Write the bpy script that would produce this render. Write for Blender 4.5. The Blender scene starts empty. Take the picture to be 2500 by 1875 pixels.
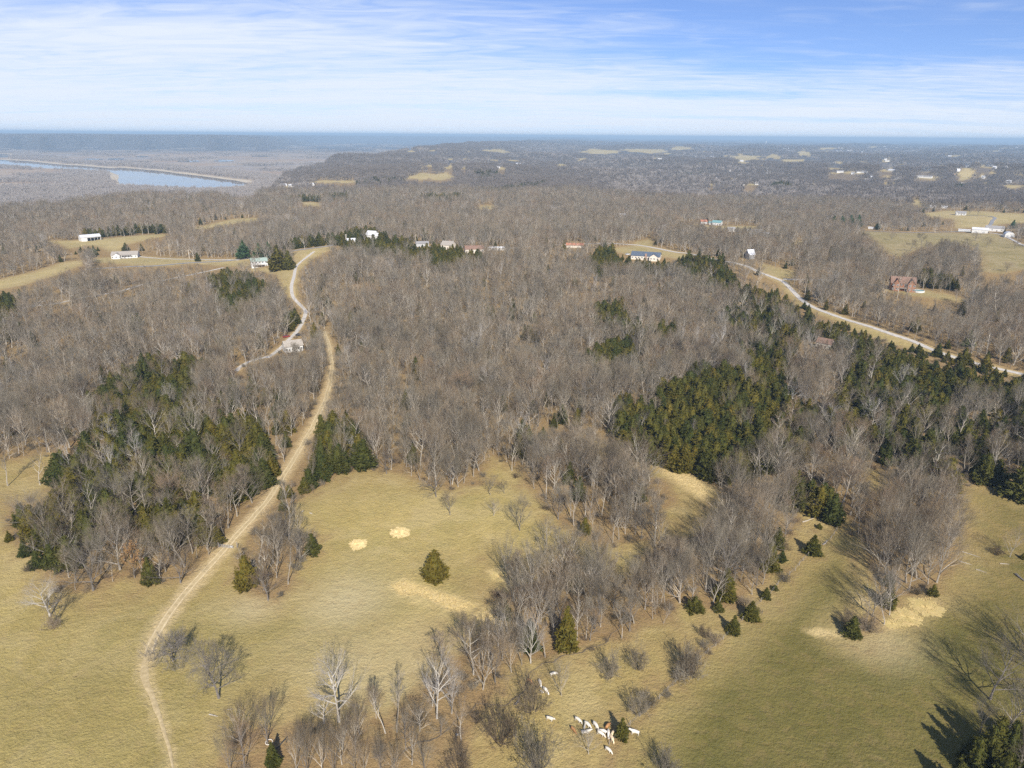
import bpy, bmesh, math, random
import numpy as np
import time
_T0 = time.time()
from mathutils import Vector, Matrix

rnd = random.Random(7)
rng = np.random.default_rng(11)
R = math.radians
sc = bpy.context.scene
COL = sc.collection

# ------------------------------------------------------------------ camera
CAM_H, PITCH, ROLL, FPX, CX, CY = 120.0, 19.3, 0.45, 1733.0, 1250.0, 937.5
cam_data = bpy.data.cameras.new('camera')
cam_data.sensor_fit = 'HORIZONTAL'
cam_data.sensor_width = 36.0
cam_data.lens = 36.0 * FPX / 2500.0
cam_data.clip_start = 1.0
cam_data.clip_end = 200000.0
cam = bpy.data.objects.new('camera', cam_data)
COL.objects.link(cam)
cam_rot = Matrix.Rotation(R(90 - PITCH), 3, 'X') @ Matrix.Rotation(R(ROLL), 3, 'Z')
cam.matrix_world = Matrix.Translation((0, 0, CAM_H)) @ cam_rot.to_4x4()
sc.camera = cam
CR = np.array(cam_rot)

# ------------------------------------------------------------------ sun, sky, exposure
SUN_AZ, SUN_EL = 180.0 - 12.0, 36.0          # clockwise from +Y: behind the camera, a little to the right
sv = Vector((math.sin(R(SUN_AZ)) * math.cos(R(SUN_EL)), math.cos(R(SUN_AZ)) * math.cos(R(SUN_EL)), math.sin(R(SUN_EL))))
sun_data = bpy.data.lights.new('sun', 'SUN')
sun_data.energy = 5.0
sun_data.angle = R(0.53)
sun_data.color = (1.0, 0.95, 0.87)
sun = bpy.data.objects.new('sun', sun_data)
sun.rotation_mode = 'QUATERNION'
sun.rotation_quaternion = sv.to_track_quat('Z', 'Y')
sun.location = (0, 0, 500)
COL.objects.link(sun)

world = bpy.data.worlds.new('World')
sc.world = world
world.use_nodes = True
wn, wl = world.node_tree.nodes, world.node_tree.links
wn.clear()


def nd(nodes, typ, **kw):
    n = nodes.new(typ)
    for k, v in kw.items():
        if k == 'inp':
            for i, val in v.items():
                n.inputs[i].default_value = val
        else:
            setattr(n, k, v)
    return n


def build_world():
    out = nd(wn, 'ShaderNodeOutputWorld')
    bg = nd(wn, 'ShaderNodeBackground')
    bg.inputs['Strength'].default_value = 0.074
    sky = nd(wn, 'ShaderNodeTexSky', sky_type='NISHITA', sun_disc=False, sun_elevation=R(SUN_EL),
             sun_rotation=R(SUN_AZ), altitude=200.0, air_density=1.0, dust_density=0.6, ozone_density=2.2)
    tc = nd(wn, 'ShaderNodeTexCoord')
    sep = nd(wn, 'ShaderNodeSeparateXYZ')
    wl.new(tc.outputs['Generated'], sep.inputs[0])

    def m(op, a, b=None, c=None, clamp=False):
        n = nd(wn, 'ShaderNodeMath', operation=op, use_clamp=clamp)
        for i, v in enumerate((a, b, c)):
            if v is None:
                continue
            if isinstance(v, (int, float)):
                n.inputs[i].default_value = v
            else:
                wl.new(v, n.inputs[i])
        return n.outputs[0]
    zc = m('ADD', m('MAXIMUM', sep.outputs['Z'], 0.0), 0.055)
    u = m('DIVIDE', sep.outputs['X'], zc)
    v = m('DIVIDE', sep.outputs['Y'], zc)
    # the deep clean air of a winter day: the blue reaches further down than in the standard sky
    cz = nd(wn, 'ShaderNodeCombineXYZ')
    wl.new(sep.outputs['X'], cz.inputs[0])
    wl.new(sep.outputs['Y'], cz.inputs[1])
    wl.new(m('ADD', m('MULTIPLY', m('MAXIMUM', sep.outputs['Z'], 0.0), 1.25), 0.055), cz.inputs[2])
    nz = nd(wn, 'ShaderNodeVectorMath', operation='NORMALIZE')
    wl.new(cz.outputs[0], nz.inputs[0])
    wl.new(nz.outputs[0], sky.inputs['Vector'])

    def cloud(sx, sy, rot, det, scale, seed, dist=0.6):
        cb = nd(wn, 'ShaderNodeCombineXYZ')
        wl.new(u, cb.inputs[0])
        wl.new(v, cb.inputs[1])
        cb.inputs[2].default_value = seed
        mp = nd(wn, 'ShaderNodeMapping')
        mp.inputs['Rotation'].default_value = (0, 0, R(rot))
        mp.inputs['Scale'].default_value = (sx, sy, 1)
        wl.new(cb.outputs[0], mp.inputs[0])
        n = nd(wn, 'ShaderNodeTexNoise', inp={'Scale': scale, 'Detail': det, 'Roughness': 0.56, 'Distortion': dist})
        wl.new(mp.outputs[0], n.inputs['Vector'])
        return n.outputs['Fac']

    def ramp(x, a, b):
        n = nd(wn, 'ShaderNodeMapRange', interpolation_type='SMOOTHSTEP')
        n.inputs[1].default_value = a
        n.inputs[2].default_value = b
        wl.new(x, n.inputs[0])
        return n.outputs[0]
    big = cloud(0.20, 0.42, 14, 3, 1.0, 3.1)               # where the cirrus sheet lies
    streak = cloud(0.20, 0.80, 17, 10, 0.9, 7.7, 0.7)       # combed-out streaks
    fine = cloud(1.0, 2.3, 24, 10, 1.3, 1.3, 1.6)
    west = ramp(m('MULTIPLY', sep.outputs['X'], -1.0), -0.30, 0.50)       # thicker towards the west (left)
    fade = m('ADD', m('MULTIPLY', west, 0.10), 0.105)
    low = m('SUBTRACT', 1.0, ramp(m('DIVIDE', m('MAXIMUM', sep.outputs['Z'], 0.0), fade), 0.12, 1.25))
    cov = m('ADD', m('MULTIPLY', low, 0.55), m('ADD', m('MULTIPLY', west, 0.14), 0.05))
    tex = m('ADD', m('MULTIPLY', m('SUBTRACT', streak, 0.5), 0.95), m('MULTIPLY', m('SUBTRACT', big, 0.5), 0.75))
    tex = m('ADD', tex, m('MULTIPLY', m('SUBTRACT', fine, 0.5), 0.72))
    cl = m('MULTIPLY', ramp(m('ADD', cov, tex), 0.02, 0.80), 0.96)
    mix = nd(wn, 'ShaderNodeMix', data_type='RGBA')
    hue = nd(wn, 'ShaderNodeMix', data_type='RGBA', blend_type='MULTIPLY')
    hue.inputs[0].default_value = 1.0
    wl.new(sky.outputs[0], hue.inputs[6])
    hue.inputs[7].default_value = SKY_TINT
    wl.new(cl, mix.inputs[0])
    wl.new(hue.outputs[2], mix.inputs[6])
    mix.inputs[7].default_value = CLOUD_COL
    wl.new(mix.outputs[2], bg.inputs['Color'])
    wl.new(bg.outputs[0], out.inputs['Surface'])


SKY_TINT = (0.98, 1.08, 1.44, 1)
CLOUD_COL = (7.8, 8.5, 9.6, 1)
build_world()
sc.view_settings.view_transform = 'Standard'
sc.view_settings.look = 'None'
sc.view_settings.gamma = 1.0
sc.view_settings.use_curve_mapping = False
sc.view_settings.exposure = 0.52
HAZE_DENSITY = 9.5e-5
HAZE_COLOR = (0.52, 0.73, 0.92, 1)

sc.render.engine = 'CYCLES'
sc.cycles.max_bounces = 5
sc.cycles.diffuse_bounces = 2
sc.cycles.glossy_bounces = 2
sc.cycles.transmission_bounces = 2
sc.cycles.transparent_max_bounces = 4
sc.cycles.volume_bounces = 0
sc.cycles.use_adaptive_sampling = True
sc.cycles.adaptive_threshold = 0.012
sc.cycles.use_denoising = False
sc.cycles.caustics_reflective = False
sc.cycles.caustics_refractive = False
sc.render.use_persistent_data = False

# ------------------------------------------------------------------ noise and projection helpers
_P = np.random.default_rng(5).permutation(512).astype(np.int64)
_GA = np.random.default_rng(6).random(512) * 2 * np.pi
_GX, _GY = np.cos(_GA), np.sin(_GA)


def noise2(x, y):
    xi, yi = np.floor(x).astype(np.int64), np.floor(y).astype(np.int64)
    xf, yf = x - xi, y - yi
    u, v = xf * xf * xf * (xf * (xf * 6 - 15) + 10), yf * yf * yf * (yf * (yf * 6 - 15) + 10)

    def g(i, j):
        h = _P[(_P[(xi + i) & 511] + yi + j) & 511]
        return _GX[h] * (xf - i) + _GY[h] * (yf - j)
    a, b, c, d = g(0, 0), g(1, 0), g(0, 1), g(1, 1)
    return 1.5 * ((a + u * (b - a)) + v * ((c + u * (d - c)) - (a + u * (b - a))))


def fbm(x, y, o=4, s=0.0):
    t, a, n = 0, 1.0, 0
    for k in range(o):
        t = t + a * noise2(x * 2 ** k + 17.3 * k + s, y * 2 ** k - 9.1 * k + s * 1.7)
        n += a
        a *= 0.5
    return t / n


def sst(a, b, x):
    t = np.clip((x - a) / (b - a), 0, 1)
    return t * t * (3 - 2 * t)


CROPS = {'O': (0, 0, 1.0), 'A': (0, 300, 2.602), 'B': (800, 300, 2.602), 'C': (1650, 300, 2.602), 'D': (0, 600, 2.602),
         'E': (800, 600, 2.602), 'F': (1650, 600, 2.602), 'S1': (0, 1175, 2.3694), 'S2': (700, 1175, 2.37),
         'S3': (1200, 1075, 2.7646), 'S4': (1650, 1075, 2.074), 'S5': (1250, 1600, 5.53)}


def px(crop, x, y):
    ox, oy, s = CROPS[crop]
    return ox + np.asarray(x, float) / s, oy + np.asarray(y, float) / s


def ray(x, y):
    d = np.stack([(x - CX) / FPX, -(y - CY) / FPX, -np.ones_like(x)], -1)
    return d @ CR.T


def flat(crop, x, y, z=0.0):
    """survey point read off the photograph, on a level plane"""
    X, Y = px(crop, x, y)
    d = ray(np.atleast_1d(X), np.atleast_1d(Y))
    t = (z - CAM_H) / np.minimum(d[:, 2], -1e-4)
    return d[:, 0] * t, d[:, 1] * t


def seg_dist(x, y, pts):
    """distance to a polyline and the parameter along it"""
    best = np.full(x.shape, 1e9)
    for (x0, y0), (x1, y1) in zip(pts[:-1], pts[1:]):
        dx, dy = x1 - x0, y1 - y0
        t = np.clip(((x - x0) * dx + (y - y0) * dy) / (dx * dx + dy * dy + 1e-9), 0, 1)
        best = np.minimum(best, np.hypot(x - x0 - t * dx, y - y0 - t * dy))
    return best


def inside(x, y, poly):
    r = np.zeros(x.shape, bool)
    n = len(poly)
    for i in range(n):
        x0, y0 = poly[i]
        x1, y1 = poly[(i + 1) % n]
        if y0 == y1:
            continue
        c = ((y0 > y) != (y1 > y)) & (x < (x1 - x0) * (y - y0) / (y1 - y0) + x0)
        r ^= c
    return r


def sdf(x, y, poly, reach):
    """signed distance (positive inside), clipped to reach, computed only near the polygon"""
    p = np.array(poly)
    o = np.full(x.shape, -reach, float)
    k = (x > p[:, 0].min() - reach) & (x < p[:, 0].max() + reach) & (y > p[:, 1].min() - reach) & (y < p[:, 1].max() + reach)
    if not k.any():
        return o
    xs, ys = x[k], y[k]
    d = seg_dist(xs, ys, list(poly) + [poly[0]])
    s = np.where(inside(xs, ys, poly), d, -d)
    o[k] = np.clip(s, -reach, reach)
    return o


# ------------------------------------------------------------------ relief
CREEK = list(zip(*flat('S2', [560, 700, 830, 960, 1040, 1110, 1250, 1340, 1420, 1560, 1660], [1659, 1540, 1480, 1410, 1330, 1280, 1290, 1230, 1090, 1020, 985])))
CREEK += list(zip(*flat('S3', [640, 760, 900, 960, 1010, 1080, 1250], [1400, 1360, 1150, 960, 870, 760, 680])))
EDGE_PX = np.array([-4000, -700, 0, 230, 380, 510, 600, 655, 710, 790, 860, 995, 1130, 1240, 1400, 1580, 4000])
EDGE_D = np.array([1500, 1500, 1560, 1660, 1720, 1660, 1560, 2150, 2950, 3400, 3800, 4800, 6500, 9000, 15000, 60000, 60000])
HILL_H = np.array([0, 0, 0, 0, 0, 0, 0, 0, -4, 6, 14, 38, 44, 46, 40, 20, 20])


def azpx(x, y):
    az = np.clip(np.arctan2(x, y), -1.15, 1.15)
    return 1250 + 1836 * np.tan(az)


def upland(x, y):
    d = np.hypot(x, y)
    p = azpx(x, y)
    e = np.interp(p, EDGE_PX, EDGE_D) * (1 + 0.05 * noise2(p / 70.0, d * 0 + 3.3) + 0.06 * fbm(x / 420.0, y / 420.0, 3, 77.0))
    w = 120 + 0.03 * d
    return sst(-w, w, e - d), e


RIVER = [flat('A', [-900, -900, 0, 160, 390, 520, 700, 760, 1000, 1200, 1400, 1500, 1600], [150, 215, 232, 238, 262, 268, 285, 280, 300, 325, 350, 362, 380], -57)]
RIVER_POLY = list(zip(*RIVER[0])) + list(zip(*flat('A', [1560, 1450, 1350, 1200, 1000, 850, 740, 735, 690, 500, 250, 0, -900], [400, 404, 410, 408, 400, 396, 388, 330, 305, 296, 285, 262, 245], -57)))
RIVER2 = list(zip(*flat('A', [-900, 0, 75, 60, 0, -900], [190, 193, 199, 218, 220, 215], -57)))


def relief(x, y):
    x, y = np.asarray(x, float), np.asarray(y, float)
    d = np.hypot(x, y)
    up, e = upland(x, y)
    p = azpx(x, y)
    z = fbm(x / 230.0, y / 230.0, 3) * 4.5 * sst(90, 420, d) + fbm(x / 60.0, y / 60.0, 2, 4.0) * 0.9
    z = z + 13 * np.exp(-((d - 800) / 210.0) ** 2) * sst(1500, 1800, p + 1000) * 1.0
    z = z - 9 * np.exp(-((d - 480) / 170.0) ** 2) * sst(620, 200, p)
    z = z - 7 * np.exp(-((d - 450) / 200.0) ** 2) * np.exp(-((p - 1450) / 420.0) ** 2)
    far = sst(900, 2600, d)
    z = z + far * (fbm(x / 820.0, y / 820.0, 4, 2.0) * 60 - 8) + sst(4000, 9000, d) * (14 + 22 * fbm(x / 3500.0, y / 3500.0, 3, 8.0))
    hill = np.interp(p, EDGE_PX, HILL_H) * np.exp(-(np.maximum(e - d, 0) / (0.35 * e)) ** 2)
    z = z * (1 - 0.6 * sst(1, 30, np.abs(hill))) + hill
    fp = -55 + 1.2 * fbm(x / 300.0, y / 300.0, 3, 1.0)
    z = fp + (z - fp) * up
    bl = sst(690, 560, p - (d - 9500) * 0.02) * sst(9200, 10300, d + 900 * noise2(p / 60.0, d * 0)) + sst(15000, 22000, d)
    bl = np.clip(bl, 0, 1) * (1 - up)
    z = z + bl * (128 + 22 * fbm(x / 1500.0, y / 1500.0, 4, 5.0))
    z = np.where(d > 25000, np.minimum(z, 70), z)
    rv = np.maximum(sdf(x, y, RIVER_POLY, 200.0), sdf(x, y, RIVER2, 200.0))
    z = z - 8.0 * sst(-40, 60, rv) * (1 - up)
    return z


# the ground sheet's own grid: fine in front, coarse behind; everything else stands on it
_fine = np.radians(np.linspace(-52, 52, 640))
G_TH = np.concatenate([_fine, np.radians(np.linspace(52, 308, 66))[1:-1]])
G_R = np.concatenate([np.geomspace(25, 1300, 560), np.geomspace(1300, 60000, 231)[1:]])
_T, _RR = np.meshgrid(G_TH, G_R)
G_X, G_Y = _RR * np.sin(_T), _RR * np.cos(_T)
G_Z = relief(G_X.ravel(), G_Y.ravel()).reshape(G_X.shape)
Z_MID = float(relief(np.array([0.0]), np.array([0.0]))[0])
_THX = np.append(G_TH, G_TH[0] + 2 * np.pi)
_ZX = np.column_stack([G_Z, G_Z[:, 0]])


def hgt(x, y):
    """height of the ground sheet"""
    x, y = np.asarray(x, float), np.asarray(y, float)
    th = np.arctan2(x, y)
    th = np.where(th < G_TH[0], th + 2 * np.pi, th)
    i = np.interp(th, _THX, np.arange(len(_THX)))
    j = np.interp(np.hypot(x, y), G_R, np.arange(len(G_R)))
    i0 = np.minimum(i.astype(int), len(_THX) - 2)
    j0 = np.minimum(j.astype(int), len(G_R) - 2)
    a, b = i - i0, j - j0
    return (_ZX[j0, i0] * (1 - a) + _ZX[j0, i0 + 1] * a) * (1 - b) + (_ZX[j0 + 1, i0] * (1 - a) + _ZX[j0 + 1, i0 + 1] * a) * b


def at(crop, x, y):
    """world points on the terrain seen at photograph positions (ray march against the relief)"""
    X, Y = px(crop, np.atleast_1d(np.asarray(x, float)), np.atleast_1d(np.asarray(y, float)))
    d = ray(X, Y)
    d = d / np.linalg.norm(d[:, :2], axis=1)[:, None]
    lo = np.full(len(X), 30.0)
    hi = np.full(len(X), 50000.0)
    done = np.zeros(len(X), bool)
    t = 30.0
    while t < 50000:
        t2 = t * 1.02
        below = (CAM_H + d[:, 2] * t2) < hgt(d[:, 0] * t2, d[:, 1] * t2)
        new = below & ~done
        lo[new], hi[new] = t, t2
        done |= below
        if done.all():
            break
        t = t2
    for _ in range(14):
        m = 0.5 * (lo + hi)
        b = (CAM_H + d[:, 2] * m) < hgt(d[:, 0] * m, d[:, 1] * m)
        hi = np.where(b, m, hi)
        lo = np.where(b, lo, m)
    t = 0.5 * (lo + hi)
    x, y = d[:, 0] * t, d[:, 1] * t
    return np.stack([x, y, hgt(x, y)], -1)


def at1(crop, x, y):
    return Vector(at(crop, [x], [y])[0])


def world_poly(crop, pts):
    a = at(crop, [p[0] for p in pts], [p[1] for p in pts])
    return [(q[0], q[1]) for q in a]


def project(p):
    q = (np.asarray(p, float) - np.array([0, 0, CAM_H])) @ CR
    return CX - q[..., 0] / q[..., 2] * FPX, CY + q[..., 1] / q[..., 2] * FPX


def height_from_px(base, crop, y_top):
    _, yt = px(crop, 0, y_top)
    lo, hi = 0.2, 60.0
    for _ in range(30):
        m = (lo + hi) / 2
        if project((base[0], base[1], base[2] + m))[1] > yt:
            lo = m
        else:
            hi = m
    return lo


def px_size(base):
    """photograph pixels per metre at a point"""
    q = (np.asarray(base, float) - np.array([0, 0, CAM_H])) @ CR
    return FPX / -q[2]


# ------------------------------------------------------------------ where grass, straw, cedars and roads are
GRASS = {
    'left_pasture': ('S1', [(-900, 2900), (-900, -40), (0, -20), (35, 320), (60, 350), (110, 400), (190, 500), (260, 590), (420, 650), (560, 650), (640, 610), (730, 560),
                            (850, 600), (980, 600), (1060, 590), (1130, 560), (1200, 470), (1290, 380), (1350, 300), (1420, 300), (1370, 400), (1350, 590), (1400, 640), (1520, 690), (1600, 700), (1690, 670),
                            (1720, 590), (1720, 480), (1830, 420), (1840, 330), (1700, 240), (1660, 180), (1700, 150), (1780, 100), (1900, 40), (2010, 0), (2400, 700), (2300, 1000), (2200, 1030), (1700, 1190), (1480, 1300), (1310, 1480), (1250, 1700), (1230, 2900)]),
    'hay_pasture': ('S2', [(0, 190), (0, 640), (-200, 900), (-300, 1400), (0, 1390), (300, 1390), (560, 1330), (720, 1180), (880, 1130), (920, 1000), (900, 900), (1000, 800), (1100, 750), (1180, 720), (1220, 600), (1150, 560), (1230, 420),
                           (1330, 480), (1500, 480), (1640, 400), (1640, 300), (1500, 170), (1400, 90), (1330, 50), (1200, 20), (1080, 30), (950, 60), (800, 20), (700, -20), (560, -50), (420, -70), (330, -50), (240, 20), (120, 80)]),
    'hay_edge': ('S2', [(880, 560), (1100, 480), (1240, 430), (1450, 520), (1400, 630), (1300, 770), (1160, 870), (1060, 900), (1010, 1000), (890, 1010), (890, 770)]),
    'orchard_slope': ('S3', [(0, 120), (150, 190), (230, 320), (330, 420), (480, 600), (620, 680), (720, 720), (830, 720), (1050, 680), (1080, 720), (1000, 830), (930, 920), (800, 900), (650, 860), (480, 720), (300, 800), (250, 960), (100, 990), (0, 1000), (-120, 700)]),
    'cow_pasture': ('S5', [(-50, 250), (150, 180), (450, 60), (950, -60), (1350, -250), (1600, -350), (1900, -500), (2212, -700), (2500, -600), (2350, 150), (1850, 720), (1620, 920), (1330, 1220), (1100, 1800), (1000, 3400), (-300, 3400), (-600, 1400), (-400, 900), (-100, 500)]),
    'right_pasture': ('S4', [(-700, 2900), (-300, 1600), (0, 1215), (165, 1075), (265, 985), (420, 830), (530, 720), (640, 610), (770, 510), (850, 400), (900, 440), (960, 600), (1010, 740), (1010, 860), (870, 990), (940, 1010), (1060, 960), (1180, 800), (1310, 790), (1400, 680), (1450, 560),
                             (1400, 420), (1470, 240), (1560, 230), (1650, 240), (1763, 300), (2300, 400), (2300, 2900)]),
    'fence_strip': ('S4', [(-40, 1230), (30, 900), (100, 870), (240, 860), (330, 880), (420, 760), (510, 660), (560, 520), (640, 440), (640, 370), (740, 400), (800, 440), (770, 510), (640, 620), (530, 730), (420, 830), (265, 985), (165, 1075), (0, 1240)]),
    'yellow_clearing': ('S3', [(960, 170), (1130, 175), (1380, 240), (1500, 330), (1560, 430), (1400, 620), (1250, 660), (1150, 650), (1180, 480), (1250, 420), (1230, 300), (1060, 220)]),
    'small_clearing': ('S3', [(690, 0), (760, 20), (840, 110), (740, 100), (680, 50)]),
    'right_gap': ('S4', [(970, 130), (1030, 170), (1090, 240), (1060, 260), (980, 240)]),
    'left_gap': ('D', [(-200, 1561), (-200, 1330), (60, 1380), (250, 1330), (340, 1340), (345, 1480), (330, 1600), (100, 1640)]),
    'shed_field': ('A', [(280, 752), (520, 745), (640, 738), (1045, 706), (1075, 716), (930, 745), (800, 775), (780, 812), (700, 822), (640, 790), (560, 780), (430, 800), (400, 780)]),
    'ridge_field': ('A', [(1200, 670), (1350, 640), (1500, 608), (1645, 604), (1650, 625), (1540, 634), (1400, 657), (1290, 677)]),
    'left_strip': ('A', [(-300, 1040), (0, 996), (250, 935), (420, 882), (545, 872), (520, 905), (430, 940), (280, 992), (150, 1030), (0, 1060), (-300, 1110)]),
    'ranch_lawn': ('A', [(690, 852), (890, 846), (1250, 862), (1590, 862), (1600, 908), (1240, 896), (1000, 915), (790, 900), (560, 880), (600, 860)]),
    'house_clearing': ('D', [(1590, 140), (1720, 140), (1850, 140), (1880, 110), (1860, 45), (2100, -5), (2110, 20), (1990, 80), (1900, 160), (1880, 330), (1840, 330), (1790, 270), (1760, 180), (1600, 160)]),
    'navy_lawn': ('B', [(1770, 800), (1930, 780), (1950, 760), (2050, 735), (2080, 790), (2212, 815), (2300, 840), (2300, 872), (2130, 848), (1900, 835)]),
    'east_pasture': ('C', [(1130, 684), (1400, 698), (1700, 698), (1880, 700), (2060, 708), (2212, 770), (2400, 850), (2400, 1000), (2212, 930), (2050, 960), (1930, 940), (1950, 900), (1900, 800), (1750, 760), (1640, 780), (1420, 850), (1320, 830), (1280, 770), (1200, 720)]),
    'upper_field': ('C', [(1530, 585), (1700, 560), (1850, 558), (2050, 570), (2300, 580), (2300, 640), (2100, 640), (2010, 660), (1780, 672), (1760, 610)]),
    'farm_yard': ('C', [(0, 640), (150, 642), (220, 655), (500, 655), (545, 695), (400, 695), (220, 675), (0, 655)]),
    'lodge_lawn': ('F', [(1270, 250), (1360, 275), (1500, 292), (1600, 285), (1740, 312), (1890, 365), (1700, 345), (1450, 310), (1340, 290)]),
    'road_lawn': ('F', [(540, 110), (760, 165), (770, 200), (700, 215), (760, 290), (850, 390), (790, 395), (740, 340), (660, 240), (560, 190)]),
    'road_verge': ('F', [(860, 385), (970, 420), (1250, 512), (1500, 598), (1680, 672), (1880, 730), (2212, 812), (2212, 850), (1880, 765), (1660, 700), (1420, 640), (1130, 540), (950, 450), (850, 410)]),
    'pole_gap': ('B', [(945, 535), (1000, 522), (1065, 526), (1060, 545), (950, 552)]),
}
FAR_FIELDS = [('B', 670, 340, 170, 18, -6), ('B', 90, 374, 130, 7, 0), ('B', 1080, 184, 110, 10, 4), ('B', 1740, 188, 130, 12, 0), ('B', 2050, 178, 200, 10, 0), ('B', 530, 182, 35, 5, 0),
              ('B', 670, 177, 30, 4, 0), ('B', 2095, 232, 40, 10, 0), ('C', 440, 220, 120, 14, 2), ('C', 620, 215, 70, 9, 0), ('C', 440, 251, 85, 5, 0), ('C', 770, 244, 130, 11, -3), ('C', 820, 198, 60, 14, 0),
              ('C', 1845, 325, 75, 26, 0), ('C', 940, 164, 45, 6, 0), ('C', 2150, 404, 90, 9, 0), ('C', 30, 165, 70, 11, 0), ('C', 1040, 252, 45, 8, 0), ('C', 1330, 242, 50, 8, 0), ('C', 1580, 350, 70, 6, 0),
              ('C', 1110, 316, 110, 5, 0), ('C', 1430, 262, 50, 4, 0), ('A', 1840, 408, 60, 5, 0), ('A', 2070, 375, 140, 7, 0), ('A', 1970, 515, 70, 10, 5), ('C', 780, 765, 40, 16, 10), ('C', 1540, 512, 55, 18, 0)]
DENSE_CEDAR = [
    ('D', 0.55, [(900, 800), (1000, 720), (1060, 790), (1330, 790), (1340, 860), (1200, 900), (1260, 980), (1250, 1100), (1340, 1250), (1480, 1200), (1700, 1250), (1800, 1420), (1740, 1560), (1650, 1620), (900, 1600), (500, 1700), (340, 1500), (600, 1250), (590, 1000), (700, 900)]),
    ('S1', 0.5, [(35, 300), (200, 200), (330, 100), (700, 60), (1200, 200), (1260, 360), (900, 400), (700, 330), (600, 420), (260, 560), (130, 430)]),
    ('F', 0.84, [(30, 920), (100, 850), (420, 850), (440, 930), (540, 1040), (650, 1200), (850, 1350), (700, 1440), (400, 1500), (130, 1480), (-50, 1430), (-350, 1340), (-400, 1000), (-200, 1100), (-100, 950)]),
    ('E', 0.97, [(1620, 740), (1780, 670), (1940, 650), (1950, 770), (1750, 840), (1650, 810)]),
    ('E', 0.8, [(1690, 430), (1760, 430), (1870, 400), (1890, 520), (2000, 580), (2212, 560), (2212, 640), (1990, 650), (1850, 590), (1700, 500)]),
    ('F', 0.85, [(880, 500), (1020, 490), (1300, 530), (1700, 690), (2212, 830), (2400, 1050), (2212, 1060), (1700, 1030), (1250, 980), (1100, 720), (880, 580)]),
    ('F', 0.7, [(1100, 700), (1250, 980), (1700, 1030), (1700, 1150), (1300, 1100), (1050, 900)]),
    ('F', 0.72, [(440, 850), (560, 700), (640, 900), (850, 1100), (860, 1330), (700, 1200), (540, 1020)]),
    ('F', 0.72, [(0, 90), (300, 130), (420, 330), (620, 330), (900, 420), (880, 470), (560, 400), (300, 350), (50, 230)]),
    ('E', 0.88, [(1640, 110), (1790, 40), (1900, 100), (2212, 130), (2212, 200), (1900, 185), (1700, 190)]),
    ('E', 0.8, [(560, 90), (720, 30), (1000, 95), (990, 150), (700, 170)]),
    ('B', 0.7, [(20, 760), (240, 700), (400, 760), (700, 820), (560, 900), (300, 850), (50, 800)]),
    ('D', 0.6, [(1320, 200), (1560, 200), (1720, 320), (1600, 480), (1400, 470)]),
    ('D', 0.8, [(-150, 350), (100, 350), (80, 600), (-150, 660)]),
    ('D', 0.7, [(1810, 480), (1900, 450), (1900, 560), (1830, 580)]),
    ('S1', 0.75, [(1500, 160), (1560, 100), (1700, 40), (1900, 20), (1800, 90), (1680, 180), (1560, 230)]),
    ('D', 0.6, [(2010, 1160), (2212, 1240), (2300, 1400), (2250, 1480), (2100, 1500), (1990, 1400)]),
    ('E', 0.6, [(-20, 1180), (150, 1180), (280, 1400), (0, 1500), (-100, 1500)]),
    ('F', 0.34, [(1000, 900), (1300, 1080), (1700, 1150), (2300, 1080), (2300, 1400), (1400, 1350), (880, 1320)]),
    ('D', 0.3, [(1200, 1000), (1700, 900), (1900, 1100), (1800, 1400), (1400, 1250)]),
    ('F', 0.4, [(420, 330), (900, 470), (900, 600), (640, 900), (440, 850), (300, 500)]),
    ('B', 0.7, [(920, 440), (1380, 385), (1400, 410), (1100, 450)]),
    ('B', 0.7, [(560, 480), (860, 470), (860, 495), (680, 505)]),
    ('B', 0.5, [(0, 390), (500, 372), (700, 400), (100, 420)]),
    ('B', 0.6, [(930, 320), (1080, 315), (1080, 360), (960, 400)]),
    ('A', 0.6, [(1820, 490), (2212, 470), (2212, 500), (1900, 505)]),
    ('A', 0.75, [(520, 740), (1050, 700), (1060, 690), (520, 725)]),
    ('A', 0.7, [(460, 830), (620, 860), (620, 810), (500, 800)]),
    ('A', 0.6, [(1820, 800), (2200, 750), (2200, 780), (1860, 810)]),
    ('C', 0.7, [(0, 350), (170, 345), (160, 325), (0, 330)]),
    ('C', 0.6, [(590, 420), (730, 420), (740, 390), (600, 385)]),
    ('C', 0.6, [(1700, 440), (2000, 430), (2000, 405), (1720, 410)]),
    ('F', 0.6, [(1540, 270), (1780, 280), (1780, 240), (1560, 220)]),
    ('S4', 0.75, [(560, 260), (860, 380), (800, 420), (680, 380), (560, 330)]),
    ('S4', 0.4, [(430, 520), (500, 500), (520, 640), (440, 800), (400, 700)]),
    ('S4', 0.38, [(1020, 100), (1500, 120), (1640, 250), (1300, 260), (1040, 200)]),
]
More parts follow.
